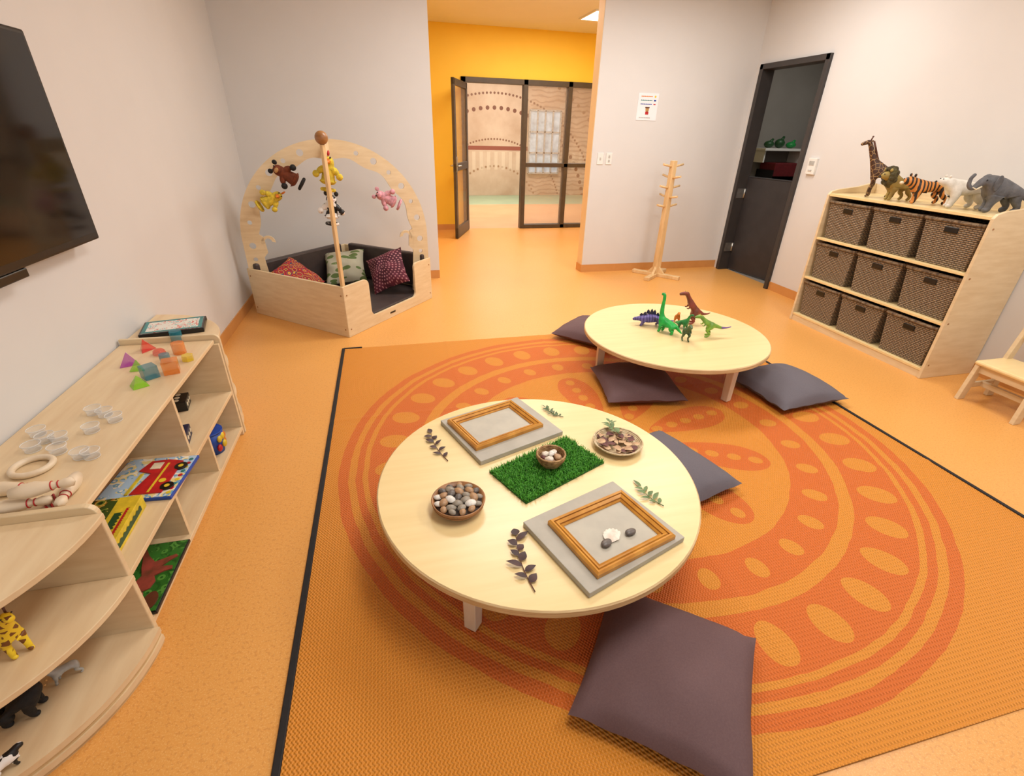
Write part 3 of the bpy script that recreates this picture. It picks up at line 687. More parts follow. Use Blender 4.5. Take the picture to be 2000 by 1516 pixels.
# ---------------------------------------------------------------- animals
def eyes(t,pts,r=.004,c='black'):
    par=next((ch for ch in bpy.data.objects if ch.parent==t and ch.name.startswith('body')),t)
    for p in pts: MB().sph(p,r,8,6).build('eye',c,par)
def quadruped(name,lb,loc,rz_,mat,L,hs,hh,rb,rc,w,leg,neck,tail,sc=1,group=None,cat='toy animal',foot=1.0):
    t=thing(name,lb,cat,loc,rz_,group)
    N=[(-L*.42,0,hh,rb*.9),(-L*.05,0,(hh+hs)/2-rb*.08,rb),(L*.34,0,hs,rc)];E=[(0,1),(1,2)]
    pv=2
    for (x,z,r) in neck: N.append((x,0,z,r)); E.append((pv,len(N)-1)); pv=len(N)-1
    pv=0
    for (x,z,r) in tail: N.append((x,0,z,r)); E.append((pv,len(N)-1)); pv=len(N)-1
    for s_ in(-1,1):
        st=.06*L*s_
        ch=[(L*.36,s_*w,hs*.72,leg*1.7),(L*.30+st,s_*w,hs*.5,leg*1.15),(L*.36+st,s_*w,hs*.27,leg*.95),(L*.35+st,s_*w,leg*.8,leg*.9*foot),(L*.35+st+leg*1.3,s_*w,leg*.55,leg*.7*foot)]
        pv=2
        for c_ in ch: N.append(c_); E.append((pv,len(N)-1)); pv=len(N)-1
        ch=[(-L*.40,s_*w,hh*.75,leg*2),(-L*.28-st,s_*w,hh*.52,leg*1.4),(-L*.48-st,s_*w,hh*.30,leg*.9),(-L*.44-st,s_*w,leg*.8,leg*.9*foot),(-L*.44-st+leg*1.3,s_*w,leg*.55,leg*.7*foot)]
        pv=0
        for c_ in ch: N.append(c_); E.append((pv,len(N)-1)); pv=len(N)-1
    o,zm=skin('body',N,E,mat,t)
    t.matrix_basis=Matrix.Translation((loc[0],loc[1],loc[2]-zm*sc+.0005))@Matrix.Rotation(rz_,4,'Z')@Matrix.Scale(sc,4)
    return t
def ear2(t,c,r,mat,R=None,name='ear'):
    for s_ in(-1,1): MB().sph((c[0],s_*c[1],c[2]),r).build(name,mat,t)
ST=1.0705
def top(u,v,x=3.68): p=PX(u,v,x); return (p.x,p.y,ST)
g1='plastic animals on the basket shelf'
t=quadruped('giraffe_toy','plastic giraffe standing tallest on the basket shelf',top(1712,384,3.66),2.5,'giraffe',.17,.185,.165,.036,.040,.026,.011,
 [(.092,.24,.026),(.12,.295,.020),(.143,.34,.016),(.158,.366,.019),(.192,.352,.013),(.208,.344,.011)],[(-.09,.155,.006),(-.098,.10,.004),(-.10,.07,.007)],group=g1,sc=1.03)
for s_ in(-1,1):
    MB().cyl((.152,s_*.008,.375),(.146,s_*.010,.398),.003).sph((.146,s_*.010,.399),.0045).build('horn','brown',t)
ear2(t,(.144,.023,.37),(.006,.013,.006),'giraffe')
MB().tube([(.06,0,.235),(.080,0,.27),(.108,0,.325),(.132,0,.37)],.006).build('mane','brown',t)
eyes(t,[(.170,.014,.37),(.170,-.014,.37)],.003)
t=quadruped('lion_toy','plastic lion with dark mane beside the giraffe',top(1748,388,3.62),2.95,'lion',.14,.105,.1,.030,.034,.024,.012,
 [(.085,.14,.034),(.115,.152,.028),(.145,.142,.016)],[(-.1,.09,.007),(-.12,.06,.006),(-.13,.03,.009)],group=g1,sc=1.12)
m=MB()
for i in range(26):
    a=i/26*2*PI; m.sph((.088+.008*sin(i*2.3),.036*cos(a),.145+.042*sin(a)),(.022,.016,.02),10,6)
m.sph((.075,0,.115),(.03,.03,.04)); m.build('mane','mane',t)
ear2(t,(.11,.026,.18),(.007,.011,.011),'lion')
MB().sph((.153,0,.14),(.006,.008,.006)).build('nose','black',t)
eyes(t,[(.138,.013,.157),(.138,-.013,.157)],.0035)
t=quadruped('tiger_toy','orange striped plastic tiger between lion and polar bear',top(1805,396,3.66),2.75,'tiger',.19,.1,.1,.033,.036,.026,.0135,
 [(.1,.118,.032),(.13,.13,.032),(.158,.122,.018)],[(-.115,.105,.009),(-.135,.12,.008),(-.145,.145,.008)],group=g1,sc=1.13)
ear2(t,(.118,.024,.160),(.006,.010,.010),'tiger')
MB().sph((.168,0,.116),(.011,.014,.010)).build('muzzle','cream',t); eyes(t,[(.152,.016,.138),(.152,-.016,.138)],.0035)
t=quadruped('polar_bear_toy','white plastic polar bear striding beside the elephant',top(1872,406,3.68),2.75,'bear',.17,.115,.12,.042,.042,.028,.018,
 [(.1,.135,.033),(.135,.148,.027),(.165,.142,.016)],[(-.11,.12,.012)],group=g1,sc=1.1)
ear2(t,(.122,.02,.174),(.006,.008,.008),'bear')
MB().sph((.178,0,.144),.006).build('nose','black',t); eyes(t,[(.152,.014,.16),(.152,-.014,.16)],.003)
t=quadruped('elephant_toy','grey plastic elephant with raised trunk nearest on the basket shelf',top(1942,415,3.70),2.7,'elephant',.15,.125,.13,.050,.048,.03,.019,
 [(.095,.165,.042),(.125,.16,.028),(.148,.13,.017),(.168,.12,.013),(.186,.14,.011),(.188,.175,.010),(.172,.2,.009)],[(-.10,.12,.006),(-.115,.07,.004)],group=g1,foot=1.15,sc=1.1)
for s_ in(-1,1):
    MB().sph((.075,s_*.052,.155),(.03,.007,.042),R=Matrix.Rotation(s_*.5,3,'Z')).build('ear','elephant',t)
    MB().tube([(.13,s_*.02,.135),(.155,s_*.026,.12),(.175,s_*.024,.13)],[.005,.004,.0015]).build('tusk','cream',t)
eyes(t,[(.122,.03,.17),(.122,-.03,.17)],.0035)
g2='toy animals on the rounded shelf'
t=quadruped('giraffe_toy','yellow spotted giraffe toy on the near rounded shelf',(-.985,1.0,.3005),-.5,'giraffeY',.09,.085,.08,.02,.022,.014,.008,
 [(.045,.115,.014),(.055,.135,.012),(.062,.148,.013),(.085,.142,.009)],[(-.05,.07,.004),(-.055,.045,.004)],group=g2,sc=1.0)
for s_ in(-1,1): MB().cyl((.06,s_*.006,.153),(.058,s_*.008,.169),.0025).build('horn','brown',t)
eyes(t,[(.07,.011,.152),(.07,-.011,.152)],.002)
t=quadruped('gorilla_toy','black gorilla toy on the bottom of the near rounded shelf',(-1.04,.985,.0705),.3,'blackfur',.1,.085,.06,.026,.032,.022,.014,
 [(.055,.1,.026),(.075,.1,.018)],[(-.045,.055,.01)],group=g2,sc=.78)
eyes(t,[(.086,.009,.107),(.086,-.009,.107)],.003,'tan')
t=quadruped('goat_toy','small pale grey goat toy behind the black gorilla',(-.985,1.075,.0705),-2.6,'lightgrey',.07,.045,.045,.013,.014,.01,.0045,
 [(.032,.055,.009),(.04,.065,.009),(.055,.06,.005)],[(-.035,.05,.004)],group=g2,sc=.85)
t=quadruped('cow_toy','small black and white cow toy nearest the camera on the rounded shelf',(-1.005,.85,.0705),.9,'cow',.07,.042,.042,.015,.015,.011,.0055,
 [(.034,.05,.010),(.043,.054,.011),(.056,.048,.007)],[(-.036,.035,.003)],group=g2,sc=.8)
g3='plastic dinosaurs on the farther table'
def dpt(u,v): p=P(u,v,TZ); return (p.x,p.y,TZ)
t=quadruped('dinosaur_toy','purple plated dinosaur at left of the group on the table',dpt(1268,636),2.75,'stego',.13,.05,.065,.030,.025,.022,.009,
 [(.075,.045,.014),(.098,.04,.012),(.113,.036,.007)],[(-.09,.05,.015),(-.12,.04,.008),(-.15,.045,.003)],group=g3,sc=1.05)
for i in range(8):
    x=.06-i*.02; h=.030*(1-abs(i-3.5)/6); zb=.083-abs(i-2.6)*.0075
    m=MB(); s_=1 if i%2 else -1
    m.prism([(x-.013,zb),(x+.013,zb),(x+.005,zb+h),(x-.002,zb+h*1.3),(x-.010,zb+h*.8)],s_*.005-.002,s_*.005+.002,fn=lambda p,h_:(p[0],h_,p[1]))
    m.build('back_plate','navy',t)
eyes(t,[(.1,.009,.047),(.1,-.009,.047)],.0022)
t=quadruped('dinosaur_toy','bright green long-necked dinosaur standing tallest on the table',dpt(1300,650),2.2,'brachio',.09,.065,.06,.024,.024,.016,.0095,
 [(.045,.11,.015),(.047,.155,.012),(.044,.2,.010),(.046,.23,.011),(.066,.232,.008)],[(-.06,.05,.012),(-.085,.03,.007),(-.10,.02,.003)],group=g3,sc=1.08)
eyes(t,[(.052,.009,.238),(.052,-.009,.238)],.002)
t=quadruped('dinosaur_toy','mid green long-necked dinosaur behind the dark green biped',dpt(1332,642),-1.0,'green2',.06,.05,.045,.018,.018,.013,.007,
 [(.030,.075,.010),(.038,.1,.008),(.05,.11,.008),(.065,.106,.005)],[(-.045,.035,.008),(-.06,.03,.003)],group=g3)
def biped(lb,loc,rz_,mat,s,up=.5,tl=1):
    t=thing('dinosaur_toy',lb,'toy animal',loc,rz_,g3)
    N=[(0,0,.08,.02),(.035,0,.08+.035*up*1.4,.021),(.06,0,.085+.07*up*1.3,.013),(.075,0,.1+.08*up*1.3,.016),(.1,0,.098+.078*up*1.3,.011),(.118,0,.095+.076*up*1.3,.007)]
    E=[(0,1),(1,2),(2,3),(3,4),(4,5)]
    pv=0
    for x,z,r in((-.04,.072,.014),(-.08,.06,.009),(-.12,.062,.005),(-.15,.07,.0025)): N.append((x*tl,0,z,r)); E.append((pv,len(N)-1)); pv=len(N)-1
    for q in(-1,1):
        pv=0
        for c_ in((.01,q*.018,.062,.015),(.025+q*.008,q*.02,.045,.010),(-.005+q*.008,q*.02,.022,.006),(.008+q*.008,q*.02,.006,.006),(.03+q*.008,q*.022,.004,.005)):
            N.append(c_); E.append((pv,len(N)-1)); pv=len(N)-1
        pv=1
        for c_ in((.045,q*.018,.075+.03*up*1.4,.006),(.055,q*.02,.062+.03*up*1.4,.004),(.066,q*.018,.066+.03*up*1.4,.003)):
            N.append(c_); E.append((pv,len(N)-1)); pv=len(N)-1
    N=[tuple(a*s for a in n) for n in N]
    o,zm=skin('body',N,E,mat,t)
    zt=.1+.08*up*1.3
    eyes(t,[(.082*s,.012*s,(zt+.01)*s),(.082*s,-.012*s,(zt+.01)*s)],.0028*s,'yel')
    t.matrix_basis=Matrix.Translation((loc[0],loc[1],loc[2]-zm+.0005))@Matrix.Rotation(rz_,4,'Z'); return t
biped('red brown two-legged dinosaur standing tall at the back',dpt(1354,632),2.9,'rex',1.14,up=.85,tl=.6)
biped('dark olive two-legged dinosaur nearest the camera on the table',dpt(1337,665),-1.9,'rex2',.85,up=.4,tl=.7)
biped('lime green two-legged dinosaur with purple tail at right of group',dpt(1384,657),2.9,'raptor',.98,up=.35,tl=.9)
biped('small orange red dinosaur peeking between the green dinosaurs',dpt(1320,632),-2,'orange',.65,up=.4,tl=.6)
# ---------------------------------------------------------------- near table items
def frame_set(px_b,px_f,lb1,lb2,extra=False):
    c,a,w,h=rect(px_b,TZ+.02)
    t=thing('backing_board',lb1,'board',(c.x,c.y,TZ),a)
    MB().bb(-w/2,w/2,-h/2,h/2,0,.02).build('board','greyb',t,bev=.002)
    c,a,w,h=rect(px_f,TZ+.035)
    t=thing('picture_frame',lb2,'picture frame',(c.x,c.y,TZ+.0205),a)
    prof=[(0,0),(0,.014),(.006,.021),(.013,.018),(.0155,.013),(.018,.018),(.027,.012),(.029,.008),(.033,.011),(.037,.006),(.037,0)]
    vs=[];n=len(prof)
    for (sx,sy) in((-1,-1),(1,-1),(1,1),(-1,1)):
        for d_,z in prof: vs.append((sx*(w/2-d_),sy*(h/2-d_),z))
    fs=[];ms=[]
    for k in range(4):
        for i in range(n-1):
            a0=k*n+i; b0=((k+1)%4)*n+i
            fs.append((a0,b0,b0+1,a0+1)); ms.append(1 if i in(3,6) else 0)
    m=MB(); m.add(vs,fs); m.mi=ms; fo=m.build('frame',['gold','goldd'],t)
    MB().bb(-w/2+.036,w/2-.036,-h/2+.036,h/2-.036,0,.003).build('inner_panel','inner',fo)
    return t
frame_set([(863,820),(1000,779),(1110,838),(936,903)],[(883,818),(1000,781),(1059,829),(920,879)],'grey square backing board under the farther gold picture frame','gold picture frame on the farther grey board, empty')
frame_set([(1023,1017),(1197,941),(1337,1047),(1151,1163)],[(1073,1015),(1215,957),(1318,1046),(1165,1128)],'grey square backing board under the nearer gold picture frame','gold picture frame with shell and stones inside, nearer one')
fz=TZ+.0245
def pebble(u,v,z,r,mat,lb,group,rz_=0.):
    p=P(u,v,z); sd=random.random()*20
    m=MB(); m.sph((0,0,r[2]),r,14,9,fn=lambda q:1+.1*noise.noise(q*1.3+Vector((sd,0,0))))
    return single('pebble',lb,'pebble',m,mat,(p.x,p.y,z),rz_,group)
pebble(1184,1064,fz,(.021,.014,.007),'pd','dark flat stone left of the shell in the frame','flat stones in the picture frame',rz_=.5)
pebble(1231,1042,fz,(.021,.013,.007),'pd','dark flat stone right of the shell in the frame','flat stones in the picture frame',rz_=.3)
p=P(1196,1048,fz); m=MB()
n=20; vs=[(0,-.024,.004)]
for i in range(n+1):
    a=-.5+ (PI+1)*i/n; r_=.031*(1+.05*(i%2)); vs.append((r_*cos(a),r_*sin(a)*.9,.003+.003*(i%2)))
vs.append((0,0,.012))
m.add(vs,[(n+2,i,i+1) for i in range(1,n+1)]+[(n+2,n+1,0),(n+2,0,1)],True)
single('seashell','white ribbed seashell inside the nearer gold frame','seashell',m,'shell',(p.x,p.y,fz),.6)
# grass mat
c,a,w,h=rect([(957,912),(1110,852),(1175,897),(1027,985)],TZ+.015)
t=thing('grass_mat','rectangle of green artificial grass in the middle of the table','grass mat',(c.x,c.y,TZ),a)
MB().bb(-w/2,w/2,-h/2,h/2,0,.004).build('backing','grassb',t)
m=MB()
for i in range(7500):
    x=random.uniform(-w/2,w/2); y=random.uniform(-h/2,h/2); hh=random.uniform(.008,.018); an=random.uniform(0,2*PI); wd=.0014; ln=random.uniform(.004,.016)
    dx,dy=cos(an)*wd,sin(an)*wd; lx,ly=cos(an+1.5)*ln,sin(an+1.5)*ln
    m.add([(x-dx,y-dy,.004),(x+dx,y+dy,.004),(x+lx*.5+dx*.8,y+ly*.5+dy*.8,.004+hh*.75),(x+lx*.5-dx*.8,y+ly*.5-dy*.8,.004+hh*.75),(x+lx,y+ly,.004+hh)],[(0,1,2,3),(3,2,4)])
o=m.build('grass_blades','grass',t); o['kind']='stuff'
# nest basket
p=P(1075,905,TZ+.018); bz=TZ+.0175
t=thing('nest_basket','small round twig basket of shells on the grass mat','basket',(p.x,p.y,bz))
m=MB()
for i in range(8): m.torus((0,0,.004+i*.006),.036+.018*sin(min(1,i/7)*PI/2),.0042,28,6,jit=.0012)
m.lathe([(0,.002),(.036,.004),(.05,.03)],n=24); bo=m.build('basket','cane',t)
MB().lathe([(0,.006),(.036,.008),(.046,.026),(0,.026)],n=24).build('filling','dry',bo)
for i,(dx,dy,rr_,mt,lb) in enumerate([(-.018,.014,.018,'shell','white shell at left inside the twig basket'),(.016,.018,.017,'shell','cream shell at back inside the twig basket'),(.022,-.012,.017,'dry','tan shell at right inside the twig basket'),(-.012,-.020,.018,'shell','pale shell at front inside the twig basket'),(.002,.002,.016,'pw','bright white stone in the centre of twig basket'),(-.032,-.004,.012,'dryd','dark shell at left edge inside the twig basket')]):
    m=MB(); m.sph((0,0,0),(rr_,rr_*.75,rr_*.6),12,8,R=Matrix.Rotation(i,3,'Z'),fn=lambda q:1+.12*sin(q.x*9)); m.torus((rr_*.3,0,rr_*.3),rr_*.4,rr_*.12,14,5)
    single('seashell',lb,'seashell',m,mt,(p.x+dx,p.y+dy,bz+.036+(.009 if i==4 else 0)),0,'shells in the twig basket')
# pebble bowl
p=P(896,985,TZ+.02); c0=Vector((p.x+.0,p.y+.004,TZ))
t=thing('wooden_bowl','round brown wooden bowl full of pebbles on the table','bowl',c0)
bo=MB().lathe([(0,0),(.06,0),(.083,.02),(.092,.042),(.088,.044),(.078,.024),(.055,.007),(0,.006)],n=48).build('bowl','bowlwood',t)
for z,rr_ in((.012,.0735),(.026,.0865)): MB().torus((0,0,z),rr_,.0018,48,6).build('groove_band','brownwood',bo)
MB().lathe([(0,.008),(.06,.012),(.08,.03),(0,.034)],n=30).build('filling','pd',bo)
lab={'pg':'smooth grey pebble in the brown wooden bowl','pd':'smooth charcoal pebble in the brown wooden bowl','pb':'smooth brown pebble in the brown wooden bowl','pw':'smooth white pebble in the brown wooden bowl'}
grp={'pg':'grey pebbles in the bowl','pd':'charcoal pebbles in the bowl','pb':'brown pebbles in the bowl','pw':'white pebbles in the bowl'}
def pb_(x,y,z,mt,sz):
    m=MB(); sd=random.random()*20
    m.sph((0,0,0),(sz,sz*.72,sz*.5),12,8,fn=lambda q:1+.1*noise.noise(q*1.3+Vector((sd,0,0))))
    single('pebble',lab[mt],'pebble',m,mt,(c0.x+x,c0.y+y,TZ+z),random.uniform(0,PI),grp[mt])
for ringi,(R_,n_,z) in enumerate([(0,1,.050),(.029,6,.048),(.052,9,.045),(.070,13,.041)]):
    for i in range(n_):
        a=2*PI*i/n_+ringi*.3; mt=random.choice(['pg','pg','pd','pb','pg','pb','pb'])
        if (ringi,i) in((1,3),(3,5),(2,7),(3,4)): mt='pw'
        pb_(R_*cos(a),R_*sin(a),z+random.uniform(-.002,.003),mt,random.uniform(.016,.021) if R_<.06 else random.uniform(.0145,.0165))
# leaf basket
p=P(1206,866,TZ+.015); c1=Vector((p.x,p.y,TZ))
t=thing('leaf_basket','shallow round cream cane basket of dried leaves','basket',c1)
m=MB()
for i in range(9):
    f=i/8; m.torus((0,0,.004+.024*f**1.6),.058+.042*f,.0035,36,6,jit=.0008)
m.lathe([(0,.003),(.06,.004),(.098,.026)],n=30); m.build('basket','creamcane',t)
for i in range(44):
    a=random.uniform(0,2*PI); r_=.080*math.sqrt(random.random()); an=random.uniform(0,2*PI); dk=i%3==0
    m=MB(); L=random.uniform(.03,.05); m.leaf((-L/2*cos(an),-L/2*sin(an),0),(cos(an),sin(an),random.uniform(-.3,.3)),L,random.uniform(.02,.034),droop=random.uniform(-.3,.5),fold=random.uniform(-.2,.3))
    single('dried_leaf','dark brown dried leaf in the cream basket' if dk else 'pale tan dried leaf in the cream basket','leaf',m,'dryd' if dk else 'dry',(c1.x+r_*cos(a),c1.y+r_*sin(a),TZ+.02+random.uniform(0,.016)),0,'dark dried leaves in basket' if dk else 'tan dried leaves in basket')
def sprig(name,lb,px,mat,z,nl,L,W,stem='brown'):
    a=P(px[0],px[1],z); b=P(px[2],px[3],z); t=thing(name,lb,'plant sprig',(a.x,a.y,z))
    d_=b-a; n=Vector((-d_.y,d_.x,0)).normalized()
    path=[d_*s_+n*.012*sin(s_*PI)+Vector((0,0,.004)) for s_ in [i/8 for i in range(9)]]
    MB().tube(path,[.0018-.0001*i for i in range(9)],6).build('stem',stem,t)
    m=MB()
    for i in range(nl):
        s_=.15+.85*i/(nl-1); pt=d_*s_+n*.012*sin(s_*PI)+Vector((0,0,.005)); sg=1 if i%2 else -1
        dr=(d_.normalized()*random.uniform(.2,.9)+n*sg*random.uniform(.5,1)+Vector((0,0,random.uniform(.0,.12))))
        if i==nl-1: dr=d_.normalized()
        m.leaf(pt,dr,L*random.uniform(.6,1.2),W*random.uniform(.65,1.15),fold=random.uniform(-.1,.35))
    m.build('leaves',mat,t); return t
sprig('leaf_sprig','dark purple leafy sprig near the front edge of the table',(1045,1158,1008,1048),'pleaf',TZ,10,.046,.026)
sprig('leaf_sprig','smaller dark purple leafy sprig left of the farther frame',(875,902,842,848),'pleaf',TZ,9,.036,.021)
sprig('leaf_sprig','pale green leafy sprig right of the nearer frame',(1296,990,1252,953),'sage',TZ,9,.040,.014,stem='sage')
sprig('leaf_sprig','dark green needle sprig behind the farther frame',(1100,816,1066,798),'gleaf',TZ,18,.030,.008,stem='gleaf')
sprig('leaf_sprig','green leafy sprig lying on the basket of dried leaves',(1212,850,1190,826),'sage',TZ+.040,16,.036,.012,stem='sage')
# ---------------------------------------------------------------- reading nook
A_=Vector((-.37,3.69,0)); Lc=Vector((-1.18,4.42,0)); Rc=Vector((.355,4.60,0)); Bk=Vector((-.45,5.29,0))
t=thing('play_nook','pentagonal birch reading nook with holed arch in the back corner','reading nook',(-.41,4.5,0))
def panel(a,b,poly,th,name,mat,inset=0,z0=0,bev=.003):
    d_=(b-a).normalized(); n=Vector((-d_.y,d_.x,0))
    if n.dot(Vector((-.41,4.5,0))-a)<0: n=-n
    m=MB(); m.prism(poly,0,th,fn=lambda p,h:tuple(a+d_*p[0]+n*(inset+h)+Vector((0,0,p[1]+z0)))); return m.build(name,mat,t,w=True,bev=bev)
LL=(Lc-A_).length; LR=(Rc-A_).length; LB=(Bk-Lc).length; LB2=(Rc-Bk).length
fp=panel(A_,Lc,[(0,0),(LL,0),(LL,.39),(0,.40)],.02,'front_panel','birch')
arc=lambda cx,cy,r,a0,a1,n=6:[(cx+r*cos(math.radians(a0+(a1-a0)*i/n)),cy+r*sin(math.radians(a0+(a1-a0)*i/n))) for i in range(n+1)]
poly=[(0,0),(LR,0),(LR,.39)]+arc(LR-.22,.35,.04,90,180)+arc(LR-.30,.13,.04,0,-90)+arc(.34,.14,.05,270,180)+arc(.24,.35,.05,0,90)+[(0,.40)]
ep=panel(A_,Rc,poly,.02,'entry_panel','birch')
panel(Lc,Bk,[(0,0),(LB,0),(LB,.40),(0,.39)],.018,'back_panel','birch')
panel(Bk,Rc,[(0,0),(LB2,0),(LB2,.39),(0,.40)],.018,'back_panel','birch')
panel(Lc,Bk,[(.03,.12),(LB-.12,.12),(LB-.12,.43),(.03,.43)],.06,'padding','pad',inset=.02,bev=.015)
panel(Bk,Rc,[(.12,.12),(LB2-.03,.12),(LB2-.03,.43),(.12,.43)],.06,'padding','pad',inset=.02,bev=.015)
m=MB(); cc=(A_+Lc+Rc+Bk)/4
ins=[cc+(q-cc)*.955 for q in(A_,Rc,Bk,Lc)]
m.prism([(q.x,q.y) for q in ins],.015,.10); m.build('seat_pad','pad',t,w=True,bev=.01)
e=(Rc-Lc).normalized(); nrm=Vector((-e.y,e.x,0)); Mid=(Lc+Rc)/2; Ra=.755; zc=.61; bw=.135
def afn(p,h): return tuple(Mid+e*p[0]+nrm*h+Vector((0,0,p[1])))
out=[(Ra,.10)]+[(Ra*cos(PI*i/48),zc+Ra*sin(PI*i/48)) for i in range(49)]+[(-Ra,.10)]
ri=Ra-bw
inn=[(-ri+.03,.10)]
for i in range(97):
    th_=PI*(96-i)/96; rs=ri+.012*cos(th_*14); inn.append((rs*cos(th_),zc+rs*sin(th_)))
inn+=[(ri-.03,.10)]
m=MB(); m.prism(out+inn,-.012,.012,fn=afn)
cut=MB(); rm=Ra-bw/2
for dg in list(range(12,170,12)):
    if abs(dg-90)<8: continue
    a=math.radians(dg); rq=.026 if (dg//12)%2 else .018
    cut.cyl(afn((rm*cos(a),zc+rm*sin(a)),-.05),afn((rm*cos(a),zc+rm*sin(a)),.05),rq,n=20)
for s_ in(-1,1):
    for z,rq in((.46,.018),(.57,.026)): cut.cyl(afn((s_*rm,z),-.05),afn((s_*rm,z),.05),rq,n=20)
iv=t.matrix_basis.inverted(); m.v=[tuple(iv@Vector(v)) for v in m.v]; cut.v=[tuple(iv@Vector(v)) for v in cut.v]
ar=boolcut(m,cut,'arch','birch',t)
for s_ in(-1,1):
    cxx=ri-.055; czz=zc-.02
    sp=[(cxx+.055*cos(math.radians(-20+20*i)),czz+.055*sin(math.radians(-20+20*i))) for i in range(11)]
    si=[(cxx+.028*cos(math.radians(180-20*i)),czz+.008+.028*sin(math.radians(180-20*i))) for i in range(11)]
    po=[(s_*x,z) for x,z in sp+si]
    m=MB(); m.prism([(s_*(ri+.02),zc-.16),(s_*(ri+.02),zc+.06),(s_*(ri-.02),zc+.03),(s_*(ri-.03),zc-.02),(s_*(ri-.035),zc-.1)],-.011,.011,fn=afn); m.prism(po,-.011,.011,fn=afn); m.build('scroll','birch',ar,w=True)
AI=A_+Vector((0,.035,0))
m=MB(); m.box((AI.x,AI.y,.68),(.026,.026,1.33),math.radians(45)); po=m.build('pole','pine',t,w=True,bev=.003)
MB().sph((AI.x,AI.y,1.385),.042).build('ball','brownwood',po,w=True)
m=MB(); d_=(Mid-AI)
m.box(((AI.x+Mid.x)/2,(AI.y+Mid.y)/2,1.31),(.022,d_.length,.075),math.atan2(d_.y,d_.x)-PI/2); m.build('top_rail','birch',t,w=True,bev=.003)
dd=(Rc-A_).normalized(); nn=Vector((dd.y,-dd.x,0)); c_=A_+dd*.55+nn*.001
MB().box((c_.x,c_.y,.045),(.07,.003,.014),math.atan2(dd.y,dd.x)).build('maker_label','black',ep,w=True)
for (a,b,par) in((A_,Lc,fp),(A_,Rc,ep)):
    d_=(b-a).normalized(); nn=Vector((d_.y,-d_.x,0)); 
    if nn.dot(Vector((0,-1,0)))<0: nn=-nn
    for f_ in(.03,(b-a).length-.03):
        for z in(.06,.33): c_=a+d_*f_+Vector((0,0,z)); MB().cyl(c_-nn*.002,c_+nn*.003,.006,n=10).build('screw','brownwood',par,w=True)
def ncush(lb,mat,p,yaw,tilt,roll,seed,s_=.19):
    R=Matrix.Rotation(math.radians(yaw),3,'Z')@Matrix.Rotation(math.radians(tilt),3,'X')@Matrix.Rotation(math.radians(roll),3,'Z')
    single('scatter_cushion',lb,'cushion',pillow(s_,.15,seed,e=.05,wr=.014,pin=.1),mat,p,0,'cushions inside the reading nook',R=R)
ncush('red patterned scatter cushion at left inside the reading nook','cushred',(-.84,4.46,.24),45,38,22,21,.18)
ncush('green leafy scatter cushion in middle of the reading nook','cushleaf',(-.43,4.88,.225),-8,38,9,24,.19)
ncush('dark dotted maroon scatter cushion at right inside the reading nook','cushpais',(-.02,4.60,.26),-30,54,28,27,.18)
# puppets
def puppet(name,lb,u,v,Y,s_,mat,limb,mat2,roll,kind,yaw=0):
    p=PY(u,v,Y); R=Matrix.Rotation(roll,3,'Y')@Matrix.Rotation(yaw,3,'Z')
    t=thing(name,lb,'hand puppet',p,0,'animal hand puppets on the nook',R=R)
    N=[(0,0,0,.062),(0,0,.055,.052),(0,0,.085,.040),(0,-.01,.125,.056),(0,-.04,.12,.034),(0,-.06,.117,.022),(0,0,-.05,.070),(0,0,-.085,.066),
       (.06,-.01,.045,.030),(.090,-.03,.01,.028),(-.06,-.01,.045,.030),(-.090,-.03,.01,.028)]
    E=[(0,1),(1,2),(2,3),(3,4),(4,5),(0,6),(6,7),(1,8),(8,9),(1,10),(10,11)]
    N=[tuple(a*s_ for a in n) for n in N]
    bo,_=skin('body',N,E,mat,t)
    eyes(t,[(.020*s_,-.050*s_,.150*s_),(-.020*s_,-.050*s_,.150*s_)],.008*s_)
    if kind=='bird':
        MB().cyl((0,-.055*s_,.118*s_),(0,-.10*s_,.108*s_),.024*s_,.002).build('beak','orange',bo)
        for i in range(3): MB().sph((0,(-.02+i*.020)*s_,(.178+.008*(i==1))*s_),(.010*s_,.014*s_,.020*s_),8,6).build('comb',mat2,bo)
    else:
        MB().sph((0,-.070*s_,.115*s_),(.026*s_,.012*s_,.018*s_)).build('snout',mat2,bo)
        for q in(-1,1): MB().sph((q*.048*s_,0,.165*s_),(.022*s_,.010*s_,.024*s_)).build('ear',limb,bo)
    for q in(-1,1): MB().sph((q*.100*s_,-.036*s_,.0*s_),.030*s_).build('paw',limb,bo)
    MB().torus((0,0,-.125*s_),.055*s_,.014*s_,20,6).build('cuff',limb,bo)
    return t
puppet('horse_puppet','brown horse hand puppet on the upper left of the arch',565,345,4.36,.78,'plush_brown','blackfur','tan',-1.0,'m')
puppet('duck_puppet','yellow duck hand puppet on the left side of the arch',526,392,4.36,.70,'plush_yel','plush_yel','orange',1.1,'bird')
puppet('chicken_puppet','yellow chicken hand puppet high on the wooden pole',641,342,3.82,.76,'plush_yel','plush_yel','red',.15,'bird')
puppet('cow_puppet','black and white cow hand puppet low on the pole',648,412,3.82,.70,'cow','cow','pink',.1,'m')
puppet('pig_puppet','pink pig hand puppet on the right side of the arch',760,390,4.44,.72,'plush_pink','plush_pink','pink',-1.1,'m')
